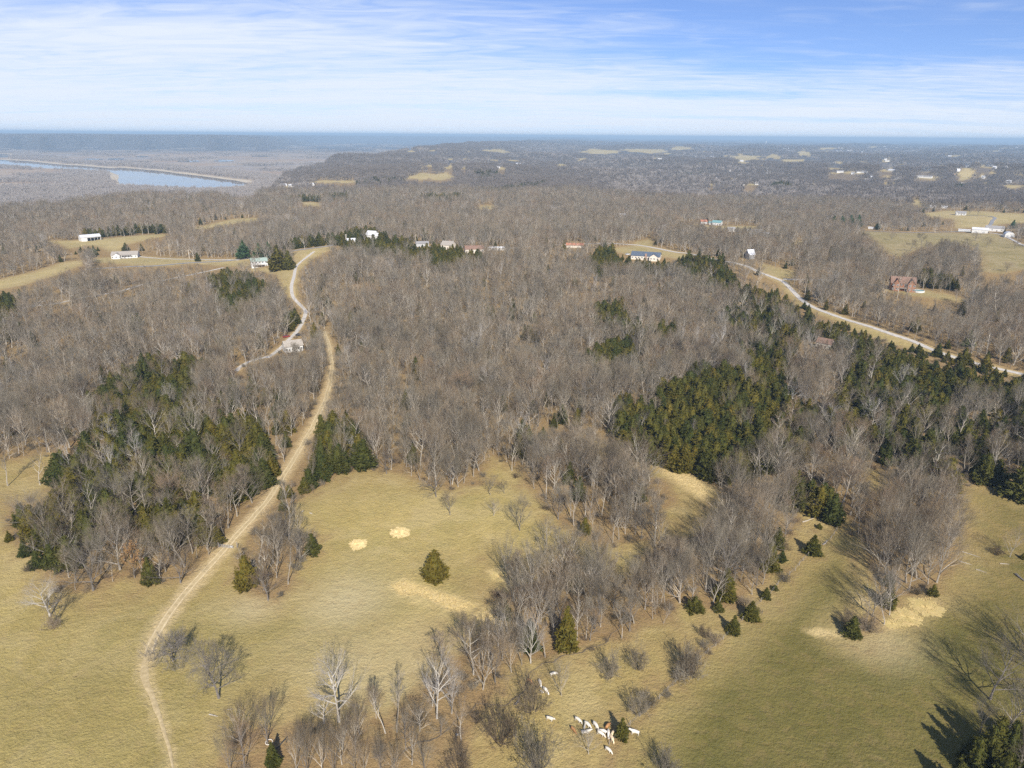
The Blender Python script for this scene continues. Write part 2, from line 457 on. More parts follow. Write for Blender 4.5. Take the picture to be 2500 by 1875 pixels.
GROVES = [  # wooded patches that stand inside the pastures
    ('S1', [(1360, 400), (1430, 300), (1530, 230), (1660, 190), (1700, 260), (1830, 340), (1800, 430), (1710, 480), (1700, 640), (1560, 690), (1400, 620), (1350, 580)]),
    ('S2', [(1230, 660), (1320, 600), (1480, 560), (1659, 520), (1659, 980), (1500, 1010), (1420, 1050), (1330, 1090), (1180, 1130), (1130, 1060), (1180, 930), (1240, 830)]),
    ('S3', [(500, 1030), (650, 930), (780, 960), (960, 970), (1030, 860), (1100, 760), (1250, 690), (1400, 640), (1560, 500), (1720, 640), (1797, 700), (1797, 1080), (1620, 1120), (1440, 1120), (1300, 1130), (1240, 1260), (1100, 1250), (1000, 1290), (860, 1370), (650, 1360), (560, 1380), (420, 1400), (300, 1250)]),
    ('S4', [(880, 380), (1000, 330), (1200, 240), (1400, 300), (1440, 480), (1420, 620), (1310, 770), (1180, 760), (1060, 740), (1010, 640), (960, 560)]),
    ('S2', [(60, 1800), (-80, 1760), (-180, 1800), (-250, 2000), (900, 2000), (800, 1720), (640, 1640), (520, 1680), (420, 1620), (300, 1680), (200, 1640)]),
    ('S2', [(700, 1400), (760, 1300), (900, 1180), (1010, 1060), (1080, 1150), (1080, 1300), (900, 1430), (800, 1560)]),
]
ROADS = {
    'dirt_track': (2.3, [('S1', 1030, 1800), ('S1', 1000, 1659), ('S1', 985, 1570), ('S1', 955, 1470), ('S1', 925, 1370), ('S1', 888, 1265), ('S1', 843, 1160), ('S1', 838, 1090), ('S1', 852, 1010), ('S1', 880, 930), ('S1', 918, 860), ('S1', 968, 785), ('S1', 1030, 700),
                           ('S1', 1115, 600), ('S1', 1205, 500), ('S1', 1300, 392), ('S1', 1388, 290), ('S1', 1485, 185), ('S1', 1560, 95), ('D', 1770, 1510), ('D', 1850, 1385), ('D', 1925, 1255), ('D', 1985, 1150), ('D', 2055, 1010), ('D', 2092, 890), ('D', 2108, 760), ('D', 2092, 640), ('D', 2062, 545)]),
    'gravel_drive': (2.6, [('D', 1700, 715), ('D', 1790, 645), ('D', 1840, 592), ('D', 1890, 540), ('D', 1928, 470), ('D', 1940, 415), ('D', 1900, 370), ('D', 1862, 325), ('D', 1852, 262), ('D', 1868, 195), ('D', 1885, 130), ('D', 1940, 80), ('D', 1995, 38)]),
    'gravel_loop': (2.8, [('D', 1500, 800), ('D', 1520, 775), ('D', 1580, 738), ('D', 1660, 715), ('D', 1720, 700)]),
    'wood_lane': (2.8, [('D', 200, 385), ('D', 370, 365), ('D', 530, 330), ('D', 760, 290), ('D', 920, 245), ('D', 1080, 212), ('D', 1310, 165), ('D', 1420, 140)]),
    'ranch_drive': (3.0, [('A', 880, 850), ('A', 960, 858), ('A', 1100, 866), ('A', 1230, 868), ('A', 1380, 870), ('A', 1520, 872)]),
    'ridge_road': (4.6, [('A', 560, 930), ('A', 800, 915), ('A', 1000, 908), ('A', 1240, 888), ('A', 1400, 880), ('A', 1600, 858), ('A', 1860, 814), ('A', 2000, 795), ('A', 2100, 780), ('A', 2212, 760), ('B', 200, 758), ('B', 420, 768), ('B', 700, 790)]),
    'gravel_road': (3.8, [('B', 1120, 800), ('B', 1500, 775), ('B', 1750, 765), ('B', 1950, 776), ('B', 2080, 796), ('C', 0, 822), ('C', 90, 832), ('C', 250, 868), ('C', 400, 897), ('F', 470, 138), ('F', 520, 165), ('F', 600, 195), ('F', 680, 228), ('F', 740, 285), ('F', 800, 345), ('F', 860, 385), ('F', 970, 430), ('F', 1100, 475),
                            ('F', 1250, 520), ('F', 1350, 555), ('F', 1500, 605), ('F', 1680, 680), ('F', 1880, 740), ('F', 2060, 785), ('F', 2212, 820), ('F', 2500, 900)]),
    'lodge_drive': (3.0, [('F', 680, 214), ('F', 800, 214), ('F', 950, 216), ('F', 1150, 232), ('F', 1330, 262)]),
    'farm_road': (4.0, [('C', 155, 642), ('C', 230, 668), ('C', 330, 676), ('C', 420, 690), ('C', 560, 716)]),
    'pasture_road': (5.0, [('C', 1000, 676), ('C', 1130, 682), ('C', 1400, 696), ('C', 1700, 694), ('C', 1900, 690), ('C', 1985, 660), ('C', 2010, 625), ('C', 2020, 600), ('C', 1900, 590), ('C', 1740, 582)]),
    'yard_road': (4.0, [('C', 1990, 700), ('C', 2070, 712), ('C', 2140, 745), ('C', 2212, 778), ('C', 2400, 840)]),
}
CREEK_W = [(q[0], q[1]) for q in CREEK]
GW = {k: world_poly(*v) for k, v in GRASS.items()}
CW = [(f, world_poly(c, p)) for c, f, p in DENSE_CEDAR]
VW = [world_poly(c, p) for c, p in GROVES]
RW = {}
for k, (w, pts) in ROADS.items():
    RW[k] = (w, [tuple(at1(*p)[:2]) for p in pts])
for _i in range(80):
    _c = rnd.choice(['B', 'C', 'C', 'C'])
    _y = rnd.uniform(140, 400) if _c == 'C' else rnd.uniform(160, 300)
    FAR_FIELDS.append((_c, rnd.uniform(500 if _c == 'B' else 0, 2212), _y, rnd.uniform(14, 55), rnd.uniform(1.5, 3.5) + _y / 120.0, rnd.uniform(-4, 4)))
FF = []
for c, x, y, rx, ry, tilt in FAR_FIELDS:
    ang = np.linspace(0, 2 * np.pi, 14, endpoint=False)
    FF.append(world_poly(c, [(x + rx * math.cos(a) * (0.6 + 0.6 * rnd.random()), y + 1.35 * ry * math.sin(a) * (0.45 + 0.9 * rnd.random()) + tilt * math.cos(a)) for a in ang]))


def warp(x, y, s=7.0, a=2.2):
    return x + a * fbm(x / s, y / s, 3, 1.1), y + a * fbm(x / s, y / s, 3, 6.2)


def grass_sdf(x, y):
    wx, wy = warp(x, y)
    o = np.full(x.shape, -12.0)
    for p in GW.values():
        o = np.maximum(o, sdf(wx, wy, p, 12.0))
    for p in FF:
        o = np.maximum(o, sdf(wx, wy, p, 12.0))
    g = np.full(x.shape, -12.0)
    for p in VW:
        g = np.maximum(g, sdf(wx, wy, p, 12.0))
    return np.minimum(o, -g), g


# ------------------------------------------------------------------ mesh and tagging helpers
def new_mesh(name, verts, faces, mats=(), smooth=False, mat_idx=None):
    me = bpy.data.meshes.new(name)
    me.from_pydata([tuple(v) for v in verts], [], faces)
    for m in mats:
        me.materials.append(m)
    if mat_idx is not None:
        me.polygons.foreach_set('material_index', np.asarray(mat_idx, np.int32))
    if smooth:
        me.polygons.foreach_set('use_smooth', np.ones(len(me.polygons), bool))
    me.update()
    return me


def link(name, me, parent=None, loc=None, rz=None, scale=None):
    o = bpy.data.objects.new(name, me)
    COL.objects.link(o)
    if parent is not None:
        o.parent = parent
    if loc is not None:
        o.location = loc
    if rz is not None:
        o.rotation_euler = (0, 0, rz)
    if scale is not None:
        o.scale = scale if hasattr(scale, '__len__') else (scale,) * 3
    return o


def thing(name, label, cat, loc=(0, 0, 0), rz=0.0, group=None, scale=None):
    o = link(name, None, None, loc, rz, scale)
    o.empty_display_size = 0.5
    o['label'] = label
    o['category'] = cat
    if group:
        o['group'] = group
    return o


def structure(o):
    o['kind'] = 'structure'
    return o


class MB:
    """collects shapes into one mesh"""

    def __init__(self):
        self.v, self.f, self.m = [], [], []

    def box(self, x0, y0, z0, x1, y1, z1, m=0):
        b = len(self.v)
        self.v += [(x0, y0, z0), (x1, y0, z0), (x1, y1, z0), (x0, y1, z0), (x0, y0, z1), (x1, y0, z1), (x1, y1, z1), (x0, y1, z1)]
        self.f += [tuple(b + i for i in q) for q in ((0, 3, 2, 1), (4, 5, 6, 7), (0, 1, 5, 4), (1, 2, 6, 5), (2, 3, 7, 6), (3, 0, 4, 7))]
        self.m += [m] * 6

    def poly(self, pts, m=0):
        b = len(self.v)
        self.v += [tuple(p) for p in pts]
        self.f.append(tuple(range(b, b + len(pts))))
        self.m.append(m)

    def tube(self, pts, rads, n=4, m=0, cap=True):
        pts = [np.asarray(p, float) for p in pts]
        b = len(self.v)
        for i, p in enumerate(pts):
            t = pts[min(i + 1, len(pts) - 1)] - pts[max(i - 1, 0)]
            t = t / (np.linalg.norm(t) + 1e-9)
            u = np.cross(t, (0.31, 0.87, 0.38) if abs(t[1]) < 0.8 else (1.0, 0.1, 0.2))
            u /= np.linalg.norm(u) + 1e-9
            w = np.cross(t, u)
            for k in range(n):
                a = 2 * math.pi * k / n
                self.v.append(tuple(p + rads[i] * (math.cos(a) * u + math.sin(a) * w)))
        for i in range(len(pts) - 1):
            for k in range(n):
                k2 = (k + 1) % n
                self.f.append((b + i * n + k, b + i * n + k2, b + (i + 1) * n + k2, b + (i + 1) * n + k))
                self.m.append(m)
        if cap:
            self.f.append(tuple(b + k for k in range(n))[::-1])
            self.f.append(tuple(b + (len(pts) - 1) * n + k for k in range(n)))
            self.m += [m, m]

    def mesh(self, name, mats, smooth=False):
        return new_mesh(name, self.v, self.f, mats, smooth, self.m)


# ------------------------------------------------------------------ materials
def mat(name):
    m = bpy.data.materials.new(name)
    m.use_nodes = True
    n, l = m.node_tree.nodes, m.node_tree.links
    b = n['Principled BSDF']
    b.inputs['Roughness'].default_value = 0.9
    b.inputs['Specular IOR Level'].default_value = 0.15
    return m, n, l, b


def nmix(n, l, fac, a, b, mode='MIX'):
    x = n.new('ShaderNodeMix')
    x.data_type = 'RGBA'
    x.blend_type = mode
    for i, v in ((0, fac), (6, a), (7, b)):
        if isinstance(v, (int, float)):
            x.inputs[i].default_value = v
        elif isinstance(v, tuple):
            x.inputs[i].default_value = v if len(v) == 4 else (*v, 1)
        else:
            l.new(v, x.inputs[i])
    return x.outputs[2]


def nnoise(n, l, vec, scale, detail=4, rough=0.55, dist=0.0, lo=0.3, hi=0.7):
    t = n.new('ShaderNodeTexNoise')
    t.inputs['Scale'].default_value = scale
    t.inputs['Detail'].default_value = detail
    t.inputs['Roughness'].default_value = rough
    t.inputs['Distortion'].default_value = dist
    l.new(vec, t.inputs['Vector'])
    r = n.new('ShaderNodeMapRange')
    r.interpolation_type = 'SMOOTHSTEP'
    r.inputs[1].default_value = lo
    r.inputs[2].default_value = hi
    l.new(t.outputs['Fac'], r.inputs[0])
    return r.outputs[0]


def nmath(n, l, op, a, b, clamp=False):
    x = n.new('ShaderNodeMath')
    x.operation = op
    x.use_clamp = clamp
    for i, v in ((0, a), (1, b)):
        if isinstance(v, (int, float)):
            x.inputs[i].default_value = v
        else:
            l.new(v, x.inputs[i])
    return x.outputs[0]


def plain(name, a, b=None, scale=2.0, rough=0.85, bump=0.0, spec=0.2):
    """two-tone mottled surface"""
    m, n, l, bs = mat(name)
    bs.inputs['Roughness'].default_value = rough
    bs.inputs['Specular IOR Level'].default_value = spec
    b = b or tuple(c * 0.75 for c in a)
    g = n.new('ShaderNodeNewGeometry')
    f = nnoise(n, l, g.outputs['Position'], scale, 5)
    l.new(nmix(n, l, f, a, b), bs.inputs['Base Color'])
    if bump:
        bp = n.new('ShaderNodeBump')
        bp.inputs['Strength'].default_value = bump
        bp.inputs['Distance'].default_value = 0.05
        l.new(f, bp.inputs['Height'])
        l.new(bp.outputs[0], bs.inputs['Normal'])
    return m


def bark(name, cols, sc_=3.0):
    """bark tone drawn per tree from a few tones, with lengthwise streaks"""
    m, n, l, bs = mat(name)
    oi = n.new('ShaderNodeObjectInfo')
    cr = n.new('ShaderNodeValToRGB')
    cr.color_ramp.interpolation = 'LINEAR'
    el = cr.color_ramp.elements
    el[0].position, el[0].color = 0.0, (*cols[0], 1)
    el[1].position, el[1].color = 1.0, (*cols[-1], 1)
    for i, c in enumerate(cols[1:-1]):
        e = el.new((i + 1) / (len(cols) - 1))
        e.color = (*c, 1)
    st = nnoise(n, l, oi.outputs['Location'], 0.011, 3, 0.6, 0.0, 0.3, 0.7)
    l.new(nmath(n, l, 'ADD', nmath(n, l, 'MULTIPLY', oi.outputs['Random'], 0.62), nmath(n, l, 'MULTIPLY', st, 0.38)), cr.inputs[0])
    g = n.new('ShaderNodeNewGeometry')
    f = nnoise(n, l, g.outputs['Position'], sc_, 3)
    l.new(nmix(n, l, nmath(n, l, 'MULTIPLY', f, 0.5), cr.outputs[0], (0.5, 0.48, 0.45), 'MULTIPLY'), bs.inputs['Base Color'])
    return m


def leafy(name, cols, spread=0.35, sub=0.0):
    m, n, l, bs = mat(name)
    oi = n.new('ShaderNodeObjectInfo')
    cr = n.new('ShaderNodeValToRGB')
    el = cr.color_ramp.elements
    el[0].position, el[0].color = 0.0, (*cols[0], 1)
    el[1].position, el[1].color = 1.0, (*cols[-1], 1)
    for i, c in enumerate(cols[1:-1]):
        e = el.new((i + 1) / (len(cols) - 1))
        e.color = (*c, 1)
    g = n.new('ShaderNodeNewGeometry')
    f = nnoise(n, l, g.outputs['Position'], 0.9, 3, lo=0.25, hi=0.75)
    v = nmath(n, l, 'ADD', nmath(n, l, 'MULTIPLY', oi.outputs['Random'], 0.75), nmath(n, l, 'MULTIPLY', nmath(n, l, 'SUBTRACT', f, 0.3), spread), True)
    l.new(v, cr.inputs[0])
    l.new(cr.outputs[0], bs.inputs['Base Color'])
    bs.inputs['Roughness'].default_value = 0.75
    return m


M_TRUNK = bark('grey_bark', [(0.35, 0.305, 0.245), (0.44, 0.39, 0.32), (0.26, 0.225, 0.175), (0.48, 0.435, 0.36), (0.31, 0.26, 0.20)])
M_TWIG = bark('twig_bark', [(0.125, 0.110, 0.080), (0.22, 0.196, 0.15), (0.08, 0.069, 0.050), (0.275, 0.24, 0.18), (0.15, 0.12, 0.08), (0.30, 0.235, 0.16), (0.115, 0.087, 0.057), (0.285, 0.20, 0.125), (0.20, 0.138, 0.086)])
M_DARK = bark('dark_bark', [(0.17, 0.15, 0.125), (0.20, 0.18, 0.16), (0.15, 0.135, 0.115)])
M_PALE = bark('pale_bark', [(0.50, 0.465, 0.40), (0.44, 0.405, 0.35), (0.56, 0.52, 0.46)])
M_PALE_TWIG = bark('pale_twig_bark', [(0.36, 0.33, 0.29), (0.33, 0.30, 0.27)])
M_CEDAR = leafy('cedar_foliage', [(0.036, 0.046, 0.010), (0.056, 0.057, 0.010), (0.085, 0.074, 0.011), (0.125, 0.090, 0.013)])
M_PINE = leafy('pine_foliage', [(0.045, 0.085, 0.032), (0.06, 0.10, 0.04)])
M_LIME = leafy('lime_foliage', [(0.16, 0.20, 0.035), (0.20, 0.23, 0.05)])
M_RUSSET = leafy('russet_leaves', [(0.30, 0.17, 0.07), (0.24, 0.14, 0.06)])
M_CTRUNK = plain('cedar_bark', (0.20, 0.13, 0.09))


# ------------------------------------------------------------------ ground sheet
def build_ground():
    X, Y, Z = G_X.ravel(), G_Y.ravel(), G_Z.ravel()
    nt, nr = len(G_TH), len(G_R)
    verts = np.stack([X, Y, Z], -1)
    verts = np.vstack([verts, [0, 0, Z_MID]])
    i = np.arange(nr - 1)[:, None] * nt
    j = np.arange(nt)[None, :]
    j2 = (j + 1) % nt
    quads = np.stack([i + j, i + nt + j, i + nt + j2, i + j2], -1).reshape(-1, 4)
    c = len(verts) - 1
    tris = np.stack([np.full(nt, c), np.arange(nt), (np.arange(nt) + 1) % nt], -1)
    me = bpy.data.meshes.new('ground')
    me.vertices.add(len(verts))
    me.vertices.foreach_set('co', verts.astype(np.float32).ravel())
    nl = quads.size + tris.size
    me.loops.add(nl)
    me.loops.foreach_set('vertex_index', np.concatenate([quads.ravel(), tris.ravel()]).astype(np.int32))
    me.polygons.add(len(quads) + len(tris))
    me.polygons.foreach_set('loop_start', np.concatenate([np.arange(len(quads)) * 4, quads.size + np.arange(len(tris)) * 3]).astype(np.int32))
    me.polygons.foreach_set('use_smooth', np.ones(len(quads) + len(tris), bool))
    me.update()
    me.validate()
    x, y = verts[:, 0], verts[:, 1]
    d = np.hypot(x, y)
    # masks that the ground material reads
    near = d < 1600
    gr, gv = grass_sdf(x, y)
    opn = sst(-3.0, 2.0, gr)
    green = np.zeros(len(x))
    for k, amt in (('right_pasture', 1.0), ('east_pasture', 0.75), ('ranch_lawn', 0.25), ('navy_lawn', 0.35), ('road_lawn', 0.5), ('lodge_lawn', 0.5)):
        green = np.maximum(green, amt * sst(-6, 14 if k == 'right_pasture' else 4, sdf(x, y, GW[k], 16.0)))
    lp = sst(-4, 12, sdf(x, y, GW['left_pasture'], 14.0)) * sst(260, 150, d)
    green = np.maximum(green, 0.38 * lp)
    tan_ = np.zeros(len(x))
    for k in ('yellow_clearing', 'cow_pasture', 'fence_strip', 'left_gap', 'small_clearing', 'right_gap'):
        tan_ = np.maximum(tan_, sst(-4, 6, sdf(x, y, GW[k], 10.0)) * (0.6 if k == 'cow_pasture' else 1.0))
    # tan, less grazed ground in the upper right corner of the east field
    q = at1('S4', 1620, 480)
    tan_ = np.maximum(tan_, 0.9 * np.exp(-((np.hypot(x - q.x, y - q.y)) / 45.0) ** 2))
    for crop_, a_, b_, rad, amt in (('S2', 780, 1000, 11, 0.8), ('S2', 580, 1090, 10, 0.7), ('S2', 1120, 650, 9, 0.8), ('S2', 900, 470, 10, 0.5), ('S2', 420, -20, 16, 0.7), ('S2', 100, 1250, 10, 0.6), ('S1', 700, 690, 9, 0.7), ('S1', 1000, 640, 8, 0.6)):
        q = at1(crop_, a_, b_)
        wx, wy = warp(x, y, 6.0, 3.0)
        tan_ = np.maximum(tan_, amt * np.exp(-((wx - q.x) ** 2 + (wy - q.y) ** 2) / (2 * rad * rad)))
    dirt = np.zeros(len(x))
    for k, (w, pts) in RW.items():
        kn = near & (np.abs(gr) < 1e9)
        dd = np.full(len(x), 99.0)
        P = np.array(pts)
        bb = kn & (x > P[:, 0].min() - 15) & (x < P[:, 0].max() + 15) & (y > P[:, 1].min() - 15) & (y < P[:, 1].max() + 15)
        dd[bb] = seg_dist(x[bb], y[bb], pts)
        if k == 'dirt_track':
            s = sst(135, 185, d) * 0.55 + 0.45
            dirt = np.maximum(dirt, s * sst(w * 1.5 * sst(110, 190, d) * (1 - 0.35 * sst(300, 420, d)) + 1.1, 0.5, dd + 1.2 * fbm(x / 4.0, y / 4.0, 3)))
        else:
            dirt = np.maximum(dirt, 0.75 * sst(w * 1.1, w * 0.5, dd + 0.8 * fbm(x / 3.0, y / 3.0, 2)))
    straw = np.zeros(len(x))

    def patch(crop, pts, amt, soft):
        nonlocal straw
        wx, wy = warp(x, y, 3.0, 1.2)
        straw = np.maximum(straw, amt * sst(-soft, soft, sdf(wx, wy, world_poly(crop, pts), 12.0)))
    patch('S2', [(600, 600), (680, 570), (850, 630), (1000, 680), (1100, 720), (1060, 745), (950, 750), (870, 700), (760, 660), (650, 660)], 0.9, 2.0)
    patch('S2', [(700, 660), (790, 690), (830, 720), (740, 710)], 0.5, 2.5)
    patch('S2', [(1160, 520), (1250, 500), (1330, 510), (1420, 550), (1330, 590), (1230, 580)], 0.85, 1.5)
    patch('S2', [(1080, 780), (1180, 720), (1290, 730), (1270, 790), (1150, 840)], 0.8, 1.5)
    patch('S3', [(1110, 180), (1240, 195), (1400, 260), (1490, 330), (1430, 400), (1320, 330), (1240, 280)], 0.85, 3.0)
    patch('S4', [(640, 960), (720, 950), (850, 985), (820, 1000), (700, 990)], 0.7, 1.2)
    patch('S4', [(880, 800), (960, 790), (1010, 840), (950, 850)], 0.6, 1.5)
    for crop_, ex, ey, erx, ery in (('S4', 1262, 842, 96, 55), ('S4', 1170, 895, 92, 52), ('S4', 1095, 930, 66, 32), ('S2', 1235, 548, 70, 40)):
        patch(crop_, [(ex + erx * math.cos(a), ey + ery * math.sin(a)) for a in np.linspace(0, 6.28, 17)[:-1]], 0.3, 2.2)
    pale = np.zeros(len(x))
    for crop, a, b, rad, amt in (('S2', 360, 690, 9, 0.8), ('S2', 300, 760, 8, 0.45), ('S1', 1470, 720, 6, 0.8), ('S2', 560, 1080, 14, 0.5), ('S2', 760, 1010, 12, 0.5), ('S2', 660, 1130, 10, 0.5), ('S4', 1040, 1020, 7, 0.6)):
        q = at1(crop, a, b)
        pale = np.maximum(pale, amt * np.exp(-((x - q.x) ** 2 + (y - q.y) ** 2) / (2 * rad * rad)))
    # leaf litter that has blown out onto the grass along the woods
    blown = 1.25 * sst(-1, 1, gr + 1.5) * sst(12, 0, gr) * (0.5 + 0.8 * fbm(x / 9.0, y / 9.0, 3, 2.2))
    creekd = seg_dist(x, y, CREEK_W)
    creek = 0.55 * sst(1.0, 0.2, creekd + 0.5 * fbm(x / 3.0, y / 3.0, 2)) * sst(520, 300, d)
    blown = np.maximum(blown, 0.6 * sst(7, 1, creekd + 3 * fbm(x / 6.0, y / 6.0, 2)) * sst(520, 300, d))
    up, _ = upland(x, y)
    marsh = (1 - up) * sst(9000, 7000, d)
    rv = np.maximum(sdf(x, y, RIVER_POLY, 120.0), sdf(x, y, RIVER2, 120.0))
    rv = rv + 26 * fbm(x / 160.0, y / 160.0, 3, 9.0)
    sand = sst(-34, -14, rv) * (1 - up)
    canopy = sst(1500, 3500, d) * (1 - opn) * (1 - marsh)

    def attr(name, a, b, c_, e):
        at_ = me.attributes.new(name, 'FLOAT_COLOR', 'POINT')
        at_.data.foreach_set('color', np.clip(np.stack([a, b, c_, e], -1), 0, 1).astype(np.float32).ravel())
    attr('cover', opn, green, tan_, dirt)
    attr('spoil', straw, pale, np.clip(blown, 0, 1), creek * 0.25)
    attr('distance_cover', marsh, sand, canopy, sst(330, 760, d))

    m, n, l, bs = mat('pasture_and_woodland_floor')
    g = n.new('ShaderNodeNewGeometry')
    pos = g.outputs['Position']

    def A(name):
        a = n.new('ShaderNodeAttribute')
        a.attribute_name = name
        s = n.new('ShaderNodeSeparateColor')
        l.new(a.outputs['Color'], s.inputs[0])
        return s.outputs[0], s.outputs[1], s.outputs[2], a.outputs['Alpha']
    a_open, a_green, a_tan, a_dirt = A('cover')
    a_straw, a_pale, a_blown, a_creek = A('spoil')
    a_marsh, a_sand, a_canopy, a_far = A('distance_cover')
    n50 = nnoise(n, l, pos, 0.022, 4)
    n12 = nnoise(n, l, pos, 0.085, 4, 0.6, 0.3)
    n3 = nnoise(n, l, pos, 0.36, 5, 0.65, 0.4)
    n1 = nnoise(n, l, pos, 1.3, 4, 0.7, 0.2, 0.28, 0.72)
    n03 = nnoise(n, l, pos, 4.5, 3, 0.7, 0.0, 0.25, 0.75)
    # grass
    dry = nmix(n, l, n12, (0.640, 0.490, 0.175), (0.520, 0.385, 0.125))
    dry = nmix(n, l, nmath(n, l, 'MULTIPLY', n50, 0.5), dry, (0.420, 0.345, 0.115))
    grn = nmix(n, l, n12, (0.150, 0.136, 0.030), (0.115, 0.108, 0.022))
    grn = nmix(n, l, nmath(n, l, 'MULTIPLY', n50, 0.6), grn, (0.205, 0.165, 0.050))
    tan = nmix(n, l, n12, (0.420, 0.290, 0.110), (0.330, 0.235, 0.085))
    gcol = nmix(n, l, a_green, dry, grn)
    gcol = nmix(n, l, a_tan, gcol, tan)
    gcol = nmix(n, l, nmath(n, l, 'MULTIPLY', a_far, 0.85), gcol, nmix(n, l, nnoise(n, l, pos, 0.012, 5, 0.6, 0.5), (0.58, 0.46, 0.28), (0.45, 0.37, 0.205)))
    n6 = nnoise(n, l, pos, 0.17, 5, 0.62, 0.6, 0.36, 0.66)
    gcol = nmix(n, l, nmath(n, l, 'MULTIPLY', n6, 0.42), gcol, nmix(n, l, a_green, (0.34, 0.285, 0.10), (0.095, 0.10, 0.028)))
    n20 = nnoise(n, l, pos, 0.045, 4, 0.6, 1.2, 0.42, 0.66)
    gcol = nmix(n, l, nmath(n, l, 'MULTIPLY', n20, 0.6), gcol, nmix(n, l, a_green, (0.66, 0.52, 0.25), (0.21, 0.175, 0.055)))
    n30 = nnoise(n, l, pos, 0.031, 5, 0.65, 0.8, 0.52, 0.70)
    gcol = nmix(n, l, nmath(n, l, 'MULTIPLY', n30, 0.55), gcol, nmix(n, l, a_green, (0.37, 0.325, 0.105), (0.085, 0.095, 0.022)))
    dung = nnoise(n, l, pos, 1.25, 1, 0.4, 0.0, 0.735, 0.765)
    gcol = nmix(n, l, nmath(n, l, 'MULTIPLY', dung, 0.8), gcol, (0.055, 0.045, 0.028))
    # tufts: fresh green, dead stalks, dung and bare specks
    gcol = nmix(n, l, nmath(n, l, 'MULTIPLY', n3, 0.30), gcol, nmix(n, l, a_green, (0.26, 0.19, 0.07), (0.15, 0.135, 0.04)))
    gcol = nmix(n, l, nmath(n, l, 'MULTIPLY', nmath(n, l, 'MULTIPLY', n1, 0.40), nmath(n, l, 'SUBTRACT', 1.15, a_green)), gcol, (0.55, 0.44, 0.18))
    gcol = nmix(n, l, nmath(n, l, 'MULTIPLY', n03, 0.46), gcol, (0.12, 0.088, 0.034))
    gcol = nmix(n, l, nmath(n, l, 'MULTIPLY', a_pale, 0.8), gcol, (0.53, 0.44, 0.25))
    # leaf litter
    lit = nmix(n, l, n12, (0.23, 0.150, 0.070), (0.31, 0.215, 0.10))
    lit = nmix(n, l, nmath(n, l, 'MULTIPLY', n1, 0.55), lit, (0.16, 0.11, 0.06))
    lit = nmix(n, l, nmath(n, l, 'MULTIPLY', n03, 0.4), lit, (0.45, 0.30, 0.13))
    bl = nmath(n, l, 'MULTIPLY', a_blown, nmath(n, l, 'ADD', nmath(n, l, 'MULTIPLY', n3, 0.8), 0.15), True)
    gcol = nmix(n, l, bl, gcol, lit)
    fac = nmath(n, l, 'ADD', a_open, nmath(n, l, 'MULTIPLY', nmath(n, l, 'SUBTRACT', n3, 0.5), 0.5), True)
    col = nmix(n, l, fac, lit, gcol)
    # straw, dirt, creek bed
    stw = nmix(n, l, n1, (0.80, 0.62, 0.30), (0.60, 0.44, 0.20))
    sf = nmath(n, l, 'MULTIPLY', a_straw, nmath(n, l, 'ADD', nmath(n, l, 'MULTIPLY', n1, 0.8), 0.55), True)
    col = nmix(n, l, sf, col, stw)
    drt = nmix(n, l, n3, (0.62, 0.475, 0.26), (0.50, 0.375, 0.19))
    df = nmath(n, l, 'MULTIPLY', a_dirt, nmath(n, l, 'ADD', nmath(n, l, 'MULTIPLY', n1, 0.7), 0.45), True)
    col = nmix(n, l, df, col, drt)
    col = nmix(n, l, a_creek, col, (0.09, 0.075, 0.055))
    # flood plain, sand bars, distant wooded country
    mb = nnoise(n, l, pos, 0.0016, 5, 0.6, 0.4, 0.38, 0.62)
    mc = nnoise(n, l, pos, 0.006, 4, 0.6, 0.5, 0.4, 0.6)
    mar = nmix(n, l, mb, (0.34, 0.245, 0.165), (0.27, 0.24, 0.22))
    mar = nmix(n, l, nmath(n, l, 'MULTIPLY', mc, 0.6), mar, (0.40, 0.33, 0.24))
    col = nmix(n, l, a_marsh, col, mar)
    can = nmix(n, l, nnoise(n, l, pos, 0.003, 6, 0.7), (0.085, 0.080, 0.075), (0.14, 0.125, 0.115))
    ff = nnoise(n, l, pos, 0.0011, 4, 0.6, 0.5, 0.66, 0.70)
    can = nmix(n, l, ff, can, (0.36, 0.30, 0.21))
    col = nmix(n, l, a_canopy, col, can)
    col = nmix(n, l, a_sand, col, (0.50, 0.42, 0.30))
    l.new(col, bs.inputs['Base Color'])
    bs.inputs['Specular IOR Level'].default_value = 0.05
    bs.inputs['Roughness'].default_value = 1.0
    bp = n.new('ShaderNodeBump')
    bp.inputs['Strength'].default_value = 0.55
    bp.inputs['Distance'].default_value = 0.26
    l.new(nmath(n, l, 'ADD', n1, nmath(n, l, 'ADD', nmath(n, l, 'MULTIPLY', n03, 0.4), nmath(n, l, 'MULTIPLY', n3, 1.3))), bp.inputs['Height'])
    l.new(bp.outputs[0], bs.inputs['Normal'])
    me.materials.append(m)
    structure(link('ground', me))


build_ground()


